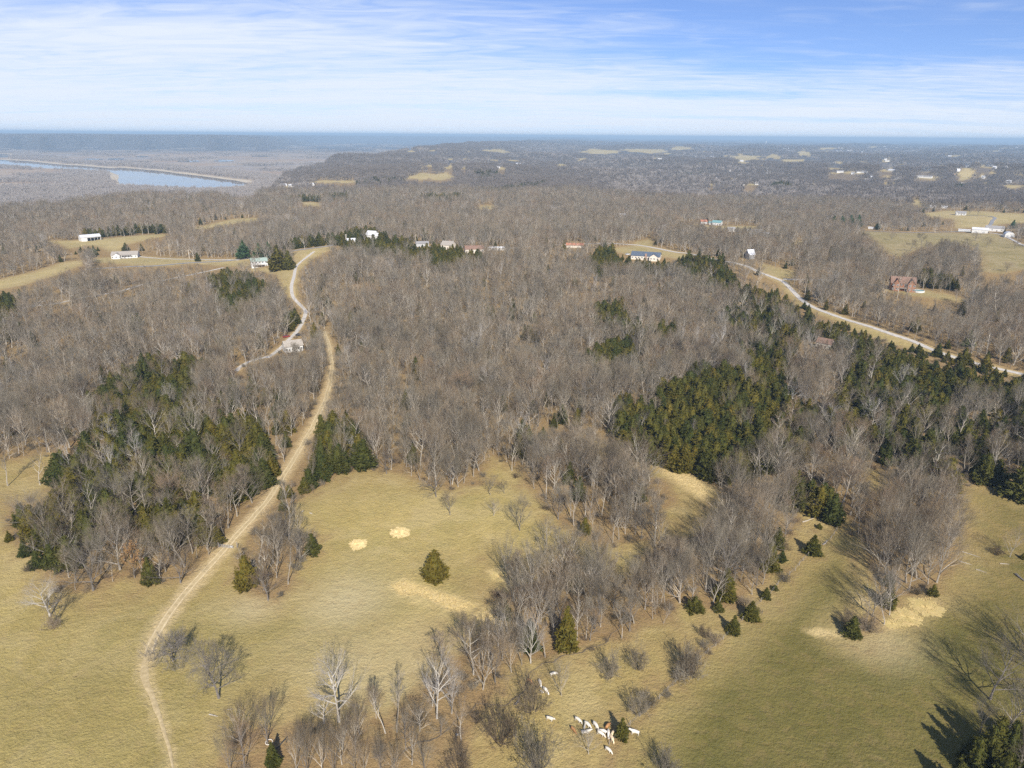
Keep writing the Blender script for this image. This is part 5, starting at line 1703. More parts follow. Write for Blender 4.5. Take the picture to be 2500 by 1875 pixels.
def water_tower():
    p = at1('C', 572, 134)
    h = height_from_px(p, 'C', 100)
    t = thing('water_tower', 'tall pale water tower standing on the right horizon', 'water tower', p)
    b = MB()
    b.tube([(0, 0, -2), (0, 0, h * .12), (0, 0, h * .62)], [h * .11, h * .085, h * .085], 16)
    link('column', b.mesh('column', [M_CREAM], True), t)
    b = MB()
    b.tube([(0, 0, h * .62), (0, 0, h * .70), (0, 0, h * .82), (0, 0, h * .93), (0, 0, h)], [h * .085, h * .15, h * .17, h * .14, h * .04], 16)
    link('tank', b.mesh('tank', [M_WHITE], True), t)


water_tower()

# ------------------------------------------------------------------ woodland fill: near stems are candidates for individual trees
HS = np.array(HOUSE_SPOTS)


def house_clear(x, y):
    o = np.full(x.shape, True)
    for hx, hy, r in HS:
        d = math.hypot(hx, hy)
        # keep the plot itself open, and a wedge of yard on the near side so that the house is not buried
        ux, uy = hx / d, hy / d
        lx, ly = x - hx, y - hy
        al = lx * ux + ly * uy
        ac = np.abs(-lx * uy + ly * ux)
        ext = min(34.0, 12.0 * d / 110.0) if d < 3000 else 60
        o &= ~((al < r) & (al > -ext) & (ac < r * (0.85 if d < 1600 else 1.3)))
    return o


def cedar_share(x, y, base):
    wx, wy = warp(x, y, 12.0, 4.0)
    f = np.full(x.shape, base)
    for fr, p in CW:
        f = np.maximum(f, np.where(inside(wx, wy, p), fr, 0))
    return f


def sight_clear(x, y, h):
    """open ground and roads on the slopes beyond stay in view over the crowns"""
    z, d = hgt(x, y), np.hypot(x, y)
    o = np.full(x.shape, True)
    for f in (0.2, 0.35, 0.5, 0.62, 0.74, 0.86):
        k = (CAM_H - z) / np.maximum(CAM_H - z - h * f, 5.0)
        X, Y = x * k, y * k
        gr = np.full(x.shape, -12.0)
        for nm, p in GW.items():
            if nm not in ('left_pasture', 'hay_pasture', 'hay_edge', 'orchard_slope', 'cow_pasture', 'right_pasture', 'fence_strip'):
                gr = np.maximum(gr, sdf(X, Y, p, 12.0))
        for p in FF:
            gr = np.maximum(gr, sdf(X, Y, p, 12.0))
        rc = np.full(x.shape, 99.0)
        for nm, (w, pts) in RW.items():
            if nm in ('farm_road', 'lodge_drive'):
                continue
            P = np.array(pts)
            bb = (X > P[:, 0].min() - 9) & (X < P[:, 0].max() + 9) & (Y > P[:, 1].min() - 9) & (Y < P[:, 1].max() + 9)
            if bb.any():
                rc[bb] = np.minimum(rc[bb], seg_dist(X[bb], Y[bb], pts) - w * 0.5)
        o &= ~((gr > 1.0) | ((rc < 1.2) & (d < 1300) & (np.hypot(X, Y) > 193)))
    return o


POOL = []       # woodland stems after the hand placed ones: (kind, form, x, y, h, w, rz)


BRUSH = world_poly('S2', [(-400, 2100), (-300, 1480), (0, 1400), (300, 1390), (560, 1330), (720, 1180), (880, 1130), (1060, 1150), (1100, 1400), (1000, 2100)])


def fill(d0, d1, sp, seed):
    x, y, g = scatter(d0, d1, sp, 46, seed)
    gr, gv = grass_sdf(x, y)
    up, e = upland(x, y)
    ok = (gr < -1.0) & (road_clear(x, y) > 1.8) & house_clear(x, y) & (e > np.hypot(x, y) - 500)
    ok &= ~((seg_dist(x, y, CREEK_W) < 1.6))
    x, y, gr, gv = x[ok], y[ok], gr[ok], gv[ok]
    hd = np.min(np.hypot(x[:, None] - HX[None, :, 0], y[:, None] - HX[None, :, 1]), axis=1)
    k = hd > np.where(np.hypot(x, y) < 700, 2.6, 4.0)
    x, y, gr, gv = x[k], y[k], gr[k], gv[k]
    cs = cedar_share(x, y, 0.035)
    clump = fbm(x / 40.0, y / 40.0, 3, 12.0)
    cs = np.where(cs < 0.04, cs + 0.12 * sst(0.25, 0.5, clump), cs)
    r_ = g.random(len(x))
    is_c = r_ < cs
    dens = 0.95 - 0.5 * sst(0.05, 0.45, fbm(x / 38.0, y / 38.0, 3, 20.0))
    keep = is_c | (g.random(len(x)) < dens)
    tall = 1 + 0.30 * fbm(x / 50.0, y / 70.0, 3, 30.0)
    sc_hi, sc_lo = sight_clear(x, y, 16.5 * tall), sight_clear(x, y, np.where(is_c, 8.0, 9.0))
    dense = cs > 0.3
    sparse = inside(x, y, BRUSH)
    keep &= ~(sparse & is_c)
    thin = g.random(len(x))
    for i in np.nonzero(keep)[0]:
        if not sc_hi[i] and (not sc_lo[i] or thin[i] < 0.35):
            continue
        if sparse[i] and thin[i] < 0.42:
            continue
        if dense[i] and not is_c[i] and thin[i] < 0.62 * cs[i] + 0.27:
            continue
        if is_c[i]:
            h = g.uniform(7.5, 12.5) if dense[i] else g.uniform(5.5, 10.5)
            if not sc_hi[i]:
                h = min(h, g.uniform(5, 8))
            POOL.append(('cedar', int(g.choice([1, 3, 4, 1, 3, 0]) if dense[i] else g.integers(5)), x[i], y[i], h, h * (g.uniform(0.6, 0.85) if dense[i] else g.uniform(0.46, 0.64)), g.random() * 6.283))
        else:
            edge = 0.82 if gr[i] > -5 else 1.0
            h = g.uniform(9.5, 19.5) * tall[i] * edge
            q = g.random()
            small = q < 0.2 or not sc_hi[i]
            if small:
                h *= 0.62
            if sparse[i]:
                h = min(h, g.uniform(7, 14.5))
            if math.hypot(x[i], y[i]) < 300:
                q = min(q, 0.98)
            kind = 'bare' if q < 0.64 else 'fan' if q < 0.92 else 'open' if q < 0.985 else 'slimpale' if q < 0.995 else 'pale'
            W0 = FORMS[kind][0][3] / FORMS[kind][0][2]
            POOL.append((kind, int(g.integers(len(FORMS[kind]))), x[i], y[i], h, h * W0 * g.uniform(0.55, 0.95), g.random() * 6.283))


def fill_cedars(d0, d1, sp, seed):
    """close second storey of cedars inside the dense stands"""
    x, y, g = scatter(d0, d1, sp, 46, seed)
    gr, gv = grass_sdf(x, y)
    cs = cedar_share(x, y, 0.0)
    ok = (gr < -0.5) & (road_clear(x, y) > 2.0) & house_clear(x, y) & (cs > 0.3) & (g.random(len(x)) < cs * cs * 0.9)
    ok &= np.min(np.hypot(x[:, None] - HX[None, :, 0], y[:, None] - HX[None, :, 1]), axis=1) > 2.4
    x, y = x[ok], y[ok]
    hi = sight_clear(x, y, np.full(len(x), 10.0))
    for i in range(len(x)):
        h = g.uniform(4.5, 11.5) if hi[i] else g.uniform(3.5, 6.0)
        POOL.append(('cedar', int(g.choice([1, 3, 4, 2, 0])), x[i], y[i], h, h * g.uniform(0.55, 0.85), g.random() * 6.283))


fill(112, 420, 4.7, 21)
fill(420, 820, 5.2, 22)
fill(820, 1650, 7.4, 23)
def fill_groves():
    x, y, g = scatter(112, 420, 5.6, 46, 26)
    gr, gv = grass_sdf(x, y)
    k = (gv > 0.5) & (np.min(np.hypot(x[:, None] - HX[None, :, 0], y[:, None] - HX[None, :, 1]), axis=1) > 2.5) & (g.random(len(x)) < 0.72) & sight_clear(x, y, np.full(len(x), 11.0))
    for a, b in zip(x[k], y[k]):
        kind = ('fan', 'open', 'bare', 'bare')[int(g.integers(4))]
        h = g.uniform(7, 14.5)
        POOL.append((kind, int(g.integers(len(FORMS[kind]))), a, b, h, h * FORMS[kind][0][3] / FORMS[kind][0][2] * g.uniform(0.6, 1.0), g.random() * 6.283))


fill_groves()
fill_cedars(112, 420, 4.3, 24)
fill_cedars(420, 900, 4.9, 25)

PA = np.array([(p[2], p[3]) for p in POOL])
PZ = hgt(PA[:, 0], PA[:, 1])
PD = np.hypot(PA[:, 0], PA[:, 1])
sx, sy = project(np.column_stack([PA, PZ + 6]))
INV = (sx > -30) & (sx < 2530) & (sy < 1900)
BARE = {'fan', 'bare', 'open', 'pale', 'spread', 'ragged', 'slimpale'}
n_hand = {'bare': sum(s['kind'] in BARE for s in STEMS), 'cedar': sum(s['kind'] == 'cedar' for s in STEMS)}
left = {'bare': 298 - n_hand['bare'], 'cedar': 298 - n_hand['cedar']}
single = np.zeros(len(POOL), bool)
for i in np.argsort(PD):
    if not INV[i]:
        continue
    k = 'cedar' if POOL[i][0] == 'cedar' else 'bare'
    if left[k] > 0:
        left[k] -= 1
        single[i] = True

# ---- describe the woodland individuals by what stands next to them
MARKS = [('the gate', 'S1', 1310, 385), ('the left hay circle', 'S2', 412, 363), ('the right hay circle', 'S2', 652, 297), ('the straw strip', 'S2', 880, 680), ('the creek bend', 'S2', 900, 1440),
         ('the huge sycamore', 'S2', 300, 1390), ('the fallen pale log', 'S2', 995, 1465), ('the white cattle', 'S2', 1470, 1190), ('the drain above the herd', 'S3', 640, 1400), ('the scattered hay', 'S2', 1300, 550),
         ('the top of the hay pasture', 'S2', 480, -60), ('the small grove', 'S1', 1560, 480), ('the orange leaved oak', 'S1', 790, 560), ('the pale whitish tree', 'S1', 290, 780), ('the left gap', 'D', 230, 1440),
         ('the left cedars', 'D', 1000, 1400), ('the upper track bend', 'D', 1960, 1200), ('the track corner cedars', 'S1', 1640, 150), ('the grassy slope', 'S3', 300, 660), ('the upper wood', 'S3', 900, 560), ('the yellow clearing', 'S3', 1300, 330),
         ('the small clearing', 'S3', 770, 60), ('the cedar thicket', 'F', 450, 1350), ('the fence corner cedars', 'S4', 330, 930), ('the clearing cedar', 'S4', 690, 560), ('the pasture grove', 'S4', 1200, 560), ('the grove straw', 'S4', 1180, 870),
         ('the right gap', 'S4', 1030, 220), ('the tan field', 'S4', 1620, 330), ('the lower right clump', 'S4', 1600, 1500), ('the creek wood', 'S3', 1000, 1050), ('the open woods front', 'E', 1100, 1440), ('the pasture corner woods', 'E', 300, 1450),
         ('the big cedar at right', 'S4', 1740, 280), ('the dark right gully', 'F', 800, 1250), ('the bottom thicket', 'S2', 200, 1600), ('the herd', 'S5', 1200, 1000), ('the far left woods', 'D', 100, 1200)]
MW = [(m[0], at1(m[1], m[2], m[3])) for m in MARKS]
USED = {}


def describe(kind, form, x, y, h, w):
    d = math.hypot(x, y)
    best = min(MW, key=lambda m: math.hypot(m[1].x - x, m[1].y - y))
    name, q = best
    vx, vy = x / d, y / d
    al, ac = (x - q.x) * vx + (y - q.y) * vy, (x - q.x) * vy - (y - q.y) * vx
    far_ = math.hypot(al, ac)
    if far_ < 5:
        rel = 'at'
    elif abs(ac) > abs(al) * 1.4:
        rel = 'right of' if ac > 0 else 'left of'
    elif abs(al) > abs(ac) * 1.4:
        rel = 'beyond' if al > 0 else 'in front of'
    else:
        rel = ('beyond and right of' if ac > 0 else 'beyond and left of') if al > 0 else ('in front and right of' if ac > 0 else 'in front and left of')
    far_w = '' if rel == 'at' else 'close ' if far_ < 11 else '' if far_ < 24 else 'well '
    if kind == 'cedar':
        shape = ('upright cedar', 'broad cedar', 'narrow pointed cedar', 'blunt bushy cedar', 'ragged cedar')[form]
        size = 'tall ' if h > 9 else 'small ' if h < 6.6 else 'mid-sized '
    else:
        shape = {'bare': ('bare grey tree', 'bare forked tree', 'bare many limbed tree', 'bare upright tree', 'slim bare tree', 'slender pole like bare tree')[form % 6], 'fan': ('fan crowned bare tree', 'vase shaped bare tree', 'wide fan crowned bare tree', 'dense bare tree')[form % 4], 'open': 'broad dark bare tree', 'pale': 'white barked bare tree', 'slimpale': 'slim white barked tree'}[kind]
        size = 'tall ' if h > 17.5 else 'low ' if h < 11 else ''
    lab = size + shape + ' ' + far_w + rel + ' ' + name
    if lab in USED:
        for m in sorted(MW, key=lambda m: math.hypot(m[1].x - x, m[1].y - y))[1:4]:
            alt = size + shape + ' between ' + name + ' and ' + m[0]
            if alt not in USED and len(alt.split()) <= 16:
                lab = alt
                break
    n = USED.get(lab, 0)
    USED[lab] = n + 1
    return lab


NAME = {'cedar': 'cedar_tree', 'pine': 'pine_tree', 'lime': 'conifer_tree', 'russet': 'oak_tree', 'bush': 'bare_bush'}
CAT = {'bush': 'bush'}
for i in np.nonzero(single)[0]:
    k, f, x, y, h, w, rz = POOL[i]
    STEMS.append(dict(kind=k, x=x, y=y, z=None, h=h, w=w, rz=rz, label=describe(k, f, x, y, h, w), hand=False, form=f))
GROUPS = {'cedar': 'cedars in the pastures and wood edges', 'pine': 'pines around the houses', 'bush': 'bare bushes on the pastures'}
for s in STEMS:
    k = s['kind']
    tm, cmesh, H, W = FORMS[k][s['form']]
    z = float(hgt(np.array([s['x']]), np.array([s['y']]))[0])
    sh = s['h'] / H
    sw = sh if s['w'] is None else min(max(s['w'] / W, 0.45 * sh), 1.7 * sh)
    t = thing(NAME.get(k, 'bare_tree'), s['label'], CAT.get(k, 'tree'), (s['x'], s['y'], z), s['rz'], GROUPS.get(k, 'leafless trees') if k not in ('lime', 'russet') else None, (sw, sw, sh))
    if tm:
        link('trunk', tm, t)
    link('crown' if k != 'bush' else 'twigs', cmesh, t)


# ------------------------------------------------------------------ the rest of the woodland: one object of real instances per kind
def proto_mesh(name, wood, crown, wm, cm):
    b = MB()
    if wood:
        b.v += wood.v
        b.f += wood.f
        b.m += wood.m
    k = len(b.v)
    b.v += crown.v
    b.f += [tuple(k + i for i in f) for f in crown.f]
    b.m += [i + 1 for i in crown.m]
    return b.mesh(name, [wm or cm[0]] + list(cm))


def instances(name, protos, P, rot, scl, idx):
    col = bpy.data.collections.new(name + '_forms')
    for i, me in enumerate(protos):
        col.objects.link(bpy.data.objects.new('%s_form_%02d' % (name, i), me))
    me = bpy.data.meshes.new(name)
    me.vertices.add(len(P))
    me.vertices.foreach_set('co', np.asarray(P, np.float32).ravel())
    for an, typ, dat, key in (('rot', 'FLOAT_VECTOR', rot, 'vector'), ('scl', 'FLOAT_VECTOR', scl, 'vector'), ('form', 'INT', idx, 'value')):
        a = me.attributes.new(an, typ, 'POINT')
        a.data.foreach_set(key, np.asarray(dat, np.int32 if typ == 'INT' else np.float32).ravel())
    me.update()
    o = link(name, me)
    ng = bpy.data.node_groups.new(name, 'GeometryNodeTree')
    ng.interface.new_socket('Geometry', in_out='INPUT', socket_type='NodeSocketGeometry')
    ng.interface.new_socket('Geometry', in_out='OUTPUT', socket_type='NodeSocketGeometry')
    n, l = ng.nodes, ng.links
    gi, go = n.new('NodeGroupInput'), n.new('NodeGroupOutput')
    ip = n.new('GeometryNodeInstanceOnPoints')
    ci = n.new('GeometryNodeCollectionInfo')
    ci.inputs['Collection'].default_value = col
    ci.inputs['Separate Children'].default_value = True
    ci.inputs['Reset Children'].default_value = True
    ip.inputs['Pick Instance'].default_value = True

    def na(nm, typ):
        a = n.new('GeometryNodeInputNamedAttribute')
        a.data_type = typ
        a.inputs['Name'].default_value = nm
        return a.outputs[0]
    l.new(gi.outputs[0], ip.inputs['Points'])
    l.new(ci.outputs[0], ip.inputs['Instance'])
    l.new(na('form', 'INT'), ip.inputs['Instance Index'])
    l.new(na('rot', 'FLOAT_VECTOR'), ip.inputs['Rotation'])
    l.new(na('scl', 'FLOAT_VECTOR'), ip.inputs['Scale'])
    l.new(ip.outputs[0], go.inputs[0])
    md = o.modifiers.new('scatter', 'NODES')
    md.node_group = ng
    o['kind'] = 'stuff'
    return o


def stand(name, rows, kinds, protos_of):
    """rows of the pool as one stand of trees"""
    protos, first, info = [], {}, []
    for k in kinds:
        first[k] = len(protos)
        for me, H, W in protos_of[k]:
            protos.append(me)
            info.append((H, W))
    P, ro, sl, ix = [], [], [], []
    for k, f, x, y, h, w, rz in rows:
        i = first[k] + f % len(protos_of[k])
        H, W = info[i]
        sh = h / H
        sw = sh if w is None else min(max(w / W, 0.45 * sh), 1.7 * sh)
        P.append((x, y))
        ro.append((rnd.gauss(0, 0.03), rnd.gauss(0, 0.03), rz))
        sl.append((sw, sw, sh))
        ix.append(i)
    P = np.array(P)
    instances(name, protos, np.column_stack([P, hgt(P[:, 0], P[:, 1])]), ro, sl, ix)


full = {k: [(proto_mesh(k + '_stand', w, c, wm, cm), H, FORMS[k][i][3]) for i, (w, c, wm, cm, H) in enumerate(v)] for k, v in SOURCES.items()}
mid = dict(full)


def lod_set(kind, seeds, H, form, n1, n2, n3, n4, tw, wm, tm_, lod):
    o = []
    for s_ in seeds:
        w, c = bare_form(s_, H, form, n1, n2, n3, n4, tw, lod)
        o.append((proto_mesh(kind + '_mid', w, c, wm, [wm, tm_]), float(np.percentile(np.array(c.v)[:, 2], 98.5)), width_of(c)))
    return o


mid['bare'] = lod_set('bare', (901, 902, 903, 904), 16, 'forest', 10, 5, 4, 3, 0.055, M_TRUNK, M_TWIG, 1) + lod_set('bare', (905,), 16, 'slim', 10, 5, 4, 3, 0.05, M_TRUNK, M_TWIG, 1)
mid['fan'] = lod_set('fan', (921, 922, 923), 16, 'fan', 12, 5, 4, 3, 0.055, M_TRUNK, M_TWIG, 1)
mid['open'] = lod_set('open', (911, 912), 15, 'open', 12, 5, 4, 3, 0.055, M_DARK, M_TWIG, 1)
rest = [POOL[i] for i in range(len(POOL)) if not single[i]]
nearr = [p for p in rest if math.hypot(p[2], p[3]) < 430]
midr = [p for p in rest if math.hypot(p[2], p[3]) >= 430]
BK = ['fan', 'bare', 'open', 'pale', 'slimpale']
stand('woodland', [p for p in nearr if p[0] != 'cedar'], BK, full)
stand('hillside_woodland', [p for p in midr if p[0] != 'cedar'], BK, mid)
stand('cedar_woodland', [p for p in rest if p[0] == 'cedar'], ['cedar'], full)


# undergrowth of low bare brush beneath the trees and along their edges
def undergrowth():
    x, y, g = scatter(115, 520, 6.5, 46, 31)
    gr, gv = grass_sdf(x, y)
    k = (gr < 1.0) & (road_clear(x, y) > 1.2) & (g.random(len(x)) < 0.75)
    x, y = x[k], y[k]
    rows = [('bush', int(g.integers(3)), a, b, g.uniform(1.0, 3.0), None, g.random() * 6.28) for a, b in zip(x, y)]
    stand('undergrowth', rows, ['bush'], full)


undergrowth()


# the far country: clumps of crowns out to the bluffs
def far_clump(seed, cedar=False):
    g = np.random.default_rng(seed)
    b = MB()
    for k in range(5):
        cx, cy = g.uniform(-6.5, 6.5, 2)
        h = g.uniform(12, 17)
        r = g.uniform(3.6, 5.2)
        b.tube([(cx, cy, -1), (cx, cy, h * 0.75)], [0.28, 0.1], 3, 0, False)
        for q in range(58):
            a, e = g.random() * 6.28, g.uniform(-0.25, 1.5)
            s = np.array([cx, cy, h * g.uniform(0.4, 0.62)])
            d = np.array([math.cos(a) * math.cos(e), math.sin(a) * math.cos(e), math.sin(e)])
            end = s + d * np.array([r, r, h * 0.42]) * g.uniform(0.75, 1.08)
            p0 = s + (end - s) * g.uniform(0.1, 0.5)
            wv = unit(np.cross(end - p0, g.normal(0, 1, 3))) * 0.17
            i = len(b.v)
            b.v += [tuple(p0 - wv), tuple(p0 + wv), tuple(end)]
            b.f.append((i, i + 1, i + 2))
            b.m.append(1)
    return b


M_FARTWIG = bark('far_twig_bark', [(0.215, 0.185, 0.16), (0.16, 0.138, 0.12), (0.26, 0.222, 0.19)])
M_PLAIN = bark('flood_plain_bark', [(0.38, 0.335, 0.295), (0.33, 0.29, 0.255), (0.43, 0.385, 0.34)])
far_protos = [far_clump(1000 + i).mesh('far_clump', [M_TRUNK, M_FARTWIG]) for i in range(4)]
plain_protos = [far_clump(1100 + i).mesh('plain_clump', [M_PLAIN, M_PLAIN]) for i in range(3)]


def far_woods():
    P, ro, sl, ix = [], [], [], []
    Q, qr, qs, qi = [], [], [], []
    C = []
    for d0, d1, sp, k, sd in ((1640, 2600, 13.5, 1.0, 41), (2600, 4600, 18, 1.3, 42), (4600, 8200, 27, 1.8, 43), (8200, 14000, 50, 3.0, 44)):
        x, y, g = scatter(d0, d1, sp, 42, sd)
        gr, _ = grass_sdf(x, y)
        up, e = upland(x, y)
        d = np.hypot(x, y)
        o = fbm(x / 700.0, y / 700.0, 4, 50.0)
        upl = (up > 0.02) & (gr < 0) & house_clear(x, y) & ~((d > 3600) & (o > 0.47))
        rv = np.maximum(sdf(x, y, RIVER_POLY, 400.0), sdf(x, y, RIVER2, 400.0))
        pw = fbm(x / 420.0, y / 420.0, 4, 60.0)
        wood = (rv > -190) | (pw > 0.22) | (d < 2900)
        bl = (hgt(x, y) > -48)
        kk = (CAM_H + 57) / (CAM_H + 57 - 14.0)
        hid = np.maximum(sdf(x * kk, y * kk, RIVER_POLY, 100.0), sdf(x * kk, y * kk, RIVER2, 100.0)) > 0
        kk = 1 + (kk - 1) * 0.5
        hid |= np.maximum(sdf(x * kk, y * kk, RIVER_POLY, 100.0), sdf(x * kk, y * kk, RIVER2, 100.0)) > 0
        fpl = (up <= 0.02) & (rv < -28) & (wood | bl) & ~hid
        pale_mix = g.random(len(x)) < np.maximum(sst(0.6, 0.0, up) * (hgt(x, y) < -30), 0.35 * sst(0.0, -0.25, fbm(x / 900.0, y / 900.0, 4, 2.0)))
        upl &= sight_clear(x, y, np.full(len(x), 15.0))
        cs = cedar_share(x, y, 0.0) > g.random(len(x)) * 0.9
        upl2 = upl & ~cs
        for msk, A_, B_, C_, D_, np_ in (((upl2 & ~pale_mix) | (fpl & bl), P, ro, sl, ix, 4), ((fpl & ~bl) | (upl2 & pale_mix), Q, qr, qs, qi, 3)):
            n_ = int(msk.sum())
            A_.append(np.column_stack([x[msk], y[msk]]))
            B_.append(np.column_stack([np.zeros(n_), np.zeros(n_), g.random(n_) * 6.28]))
            s_ = k * g.uniform(0.8, 1.2, n_)
            C_.append(np.column_stack([s_, s_, np.minimum(s_, 1.25) * g.uniform(0.8, 1.15, n_)]))
            D_.append(g.integers(0, np_, n_))
        m_ = upl & cs & (d < 3600)
        C += [('cedar', int(g.integers(5)), a, b, g.uniform(8, 13), g.uniform(7, 10), 0.3) for a, b in zip(x[m_], y[m_])]
        C += [('cedar', int(g.integers(5)), a + 7, b + 5, g.uniform(8, 13), g.uniform(7, 10), 0.3) for a, b in zip(x[m_], y[m_])]
    for nm, pr, A_, B_, C_, D_ in (('far_woods', far_protos, P, ro, sl, ix), ('flood_plain_woods', plain_protos, Q, qr, qs, qi)):
        A_ = np.vstack(A_)
        instances(nm, pr, np.column_stack([A_, hgt(A_[:, 0], A_[:, 1])]), np.vstack(B_), np.vstack(C_), np.concatenate(D_))
        print(nm, len(A_))
    if C:
        stand('far_cedar_woods', C, ['cedar'], full)


far_woods()
print('pool', len(POOL), 'single', single.sum(), 'undup', len(USED))

# ------------------------------------------------------------------ cattle
def grow_skin(name, V, E, rads, mats):
    me = bpy.data.meshes.new(name)
    me.from_pydata(V, E, [])
    o = bpy.data.objects.new(name, me)
    COL.objects.link(o)
    o.modifiers.new('skin', 'SKIN')
    for i, r in enumerate(rads):
        me.skin_vertices[0].data[i].radius = r if hasattr(r, '__len__') else (r, r)
    me.skin_vertices[0].data[0].use_root = True
    s_ = o.modifiers.new('sub', 'SUBSURF')
    s_.levels = s_.render_levels = 1
    dg = bpy.context.evaluated_depsgraph_get()
    out = bpy.data.meshes.new_from_object(o.evaluated_get(dg))
    bpy.data.objects.remove(o)
    out.materials.clear()
    for m in mats:
        out.materials.append(m)
    out.polygons.foreach_set('use_smooth', np.ones(len(out.polygons), bool))
    return out


def cow_mesh(pose, m):
    V = [(-.72, 0, 1.12), (-.1, 0, 1.05), (.52, 0, 1.08)]
    rad = [(.31, .33), (.38, .42), (.33, .40)]
    E = [(0, 1), (1, 2)]

    def add(p, r, a):
        V.append(p)
        rad.append((r, r))
        E.append((a, len(V) - 1))
        return len(V) - 1
    if pose == 'graze':
        a = add((.92, 0, .92), .20, 2)
        a = add((1.18, .02, .52), .15, a)
        hd = a
        a = add((1.36, .03, .20), .095, a)
        ez = .60
        ex = 1.16
    else:
        a = add((.95, 0, 1.28), .20, 2)
        a = add((1.22, 0.02, 1.42), .155, a)
        hd = a
        a = add((1.55, .05, 1.24), .095, a)
        ez, ex = 1.48, 1.20
    add((ex, .24, ez), .04, hd)
    add((ex, -.24, ez), .04, hd)
    for s in (-1, 1):
        k = add((-.74, .20 * s, .86), .17, 0)
        k = add((-.86, .20 * s, .48), .075, k)
        add((-.78, .20 * s, .04), .06, k)
        k = add((.52, .19 * s, .78), .14, 2)
        k = add((.54 + .05 * s, .19 * s, .42), .075, k)
        add((.52 + .06 * s, .19 * s, .04), .06, k)
    k = add((-1.04, 0, 1.12), .05, 0)
    add((-1.10, 0, .55), .03, k)
    return grow_skin('cow', V, E, rad, [m])


def lying_cow(m):
    V = [(-.7, 0, .42), (-.1, 0, .46), (.5, 0, .48), (.85, .05, .75), (1.08, .1, .9), (1.38, .14, .76), (-1.0, .05, .3), (.75, .32, .1), (.3, .42, .08), (-.4, -.4, .1), (.1, -.5, .08)]
    E = [(0, 1), (1, 2), (2, 3), (3, 4), (4, 5), (0, 6), (2, 7), (7, 8), (0, 9), (9, 10)]
    rd = [(.34, .34), (.42, .40), (.36, .36), .2, .15, .09, .06, .1, .06, .11, .06]
    return grow_skin('cow', V, E, [(r, r) if not hasattr(r, '__len__') else r for r in rd], [m])


M_CW = plain('white_hide', (0.70, 0.65, 0.56), (0.58, 0.52, 0.42), 2.0)
M_CB = plain('tan_hide', (0.42, 0.22, 0.09), (0.34, 0.17, 0.07), 2.0)
M_CC = plain('cream_hide', (0.68, 0.54, 0.35), (0.60, 0.46, 0.29), 2.0)
COW = {(p, c): (lying_cow(m) if p == 'lie' else cow_mesh(p, m)) for p in ('stand', 'graze', 'lie') for c, m in (('w', M_CW), ('b', M_CB), ('c', M_CC))}
HERD = [  # crop S5: x, y of the feet, heading in degrees (0 = right in the photo, 90 = away), pose, colour, size, label
    (378, 395, -75, 'graze', 'w', 1.0, 'upper white cow of the three in a line beside the bare bush'),
    (452, 500, -52, 'graze', 'w', 1.08, 'largest white cow below the upper one beside the bare bush'),
    (397, 510, -48, 'stand', 'w', .62, 'white calf left of the largest white cow'),
    (240, 375, -40, 'graze', 'b', .95, 'tan cow half hidden beside the bare bush left of the white cattle'),
    (562, 275, 20, 'graze', 'w', .95, 'white cow grazing under the small bare tree'),
    (512, 885, -28, 'stand', 'w', .98, 'white cow standing alone left of the herd'),
    (893, 900, -38, 'graze', 'w', 1.0, 'white cow at the top left of the herd'),
    (828, 1030, -52, 'graze', 'b', .95, 'tan brown cow at the left edge of the herd under twigs'),
    (1020, 965, -42, 'graze', 'w', 1.05, 'white cow with tan face in the upper row of the herd'),
    (978, 985, 80, 'stand', 'w', .6, 'white calf standing left in the upper row of the herd'),
    (1022, 1035, 10, 'lie', 'w', .95, 'white cow lying down above the bare tree, right one'),
    (975, 1045, -25, 'lie', 'w', .95, 'white cow lying down above the bare tree, left one'),
    (1128, 975, -55, 'graze', 'w', 1.1, 'big white cow heading towards the feeding group'),
    (1170, 1045, -70, 'stand', 'w', .75, 'white calf pressed against the feeding group'),
    (1235, 1055, -12, 'graze', 'w', .95, 'white cow in the top of the feeding group'),
    (1200, 1085, -30, 'graze', 'w', 1.0, 'white cow at the lower left of the feeding group'),
    (1300, 1080, -85, 'graze', 'w', 1.0, 'white cow seen end on in the middle of the feeding group'),
    (1292, 980, 60, 'graze', 'b', 1.0, 'tan cow above the feeding group left of the cedar'),
    (1355, 1080, 75, 'graze', 'c', .9, 'cream cow under the shade of the cedar'),
    (1345, 1150, -65, 'graze', 'c', 1.05, 'cream and white cow at the bottom of the feeding group'),
    (1298, 1120, -70, 'stand', 'w', .6, 'white calf at the bottom of the feeding group'),
    (1655, 1070, 178, 'stand', 'w', 1.1, 'large white cow standing right of the cedar facing it'),
    (1500, 1130, 0, 'stand', 'w', .65, 'white calf right below the cedar'),
    (1302, 1305, -38, 'graze', 'w', .95, 'white cow alone on the green field below the herd'),
]
for x, y, hd_, pose, c, s_, lab in HERD:
    p = at1('S5', x, y)
    me = COW[(pose, c)]
    o = link('cow', me, None, p, R(hd_) - math.atan2(p.x, p.y), s_ * 0.86)
    o['label'] = lab
    o['category'] = 'cow'
    o['group'] = 'cattle on the lower pasture'

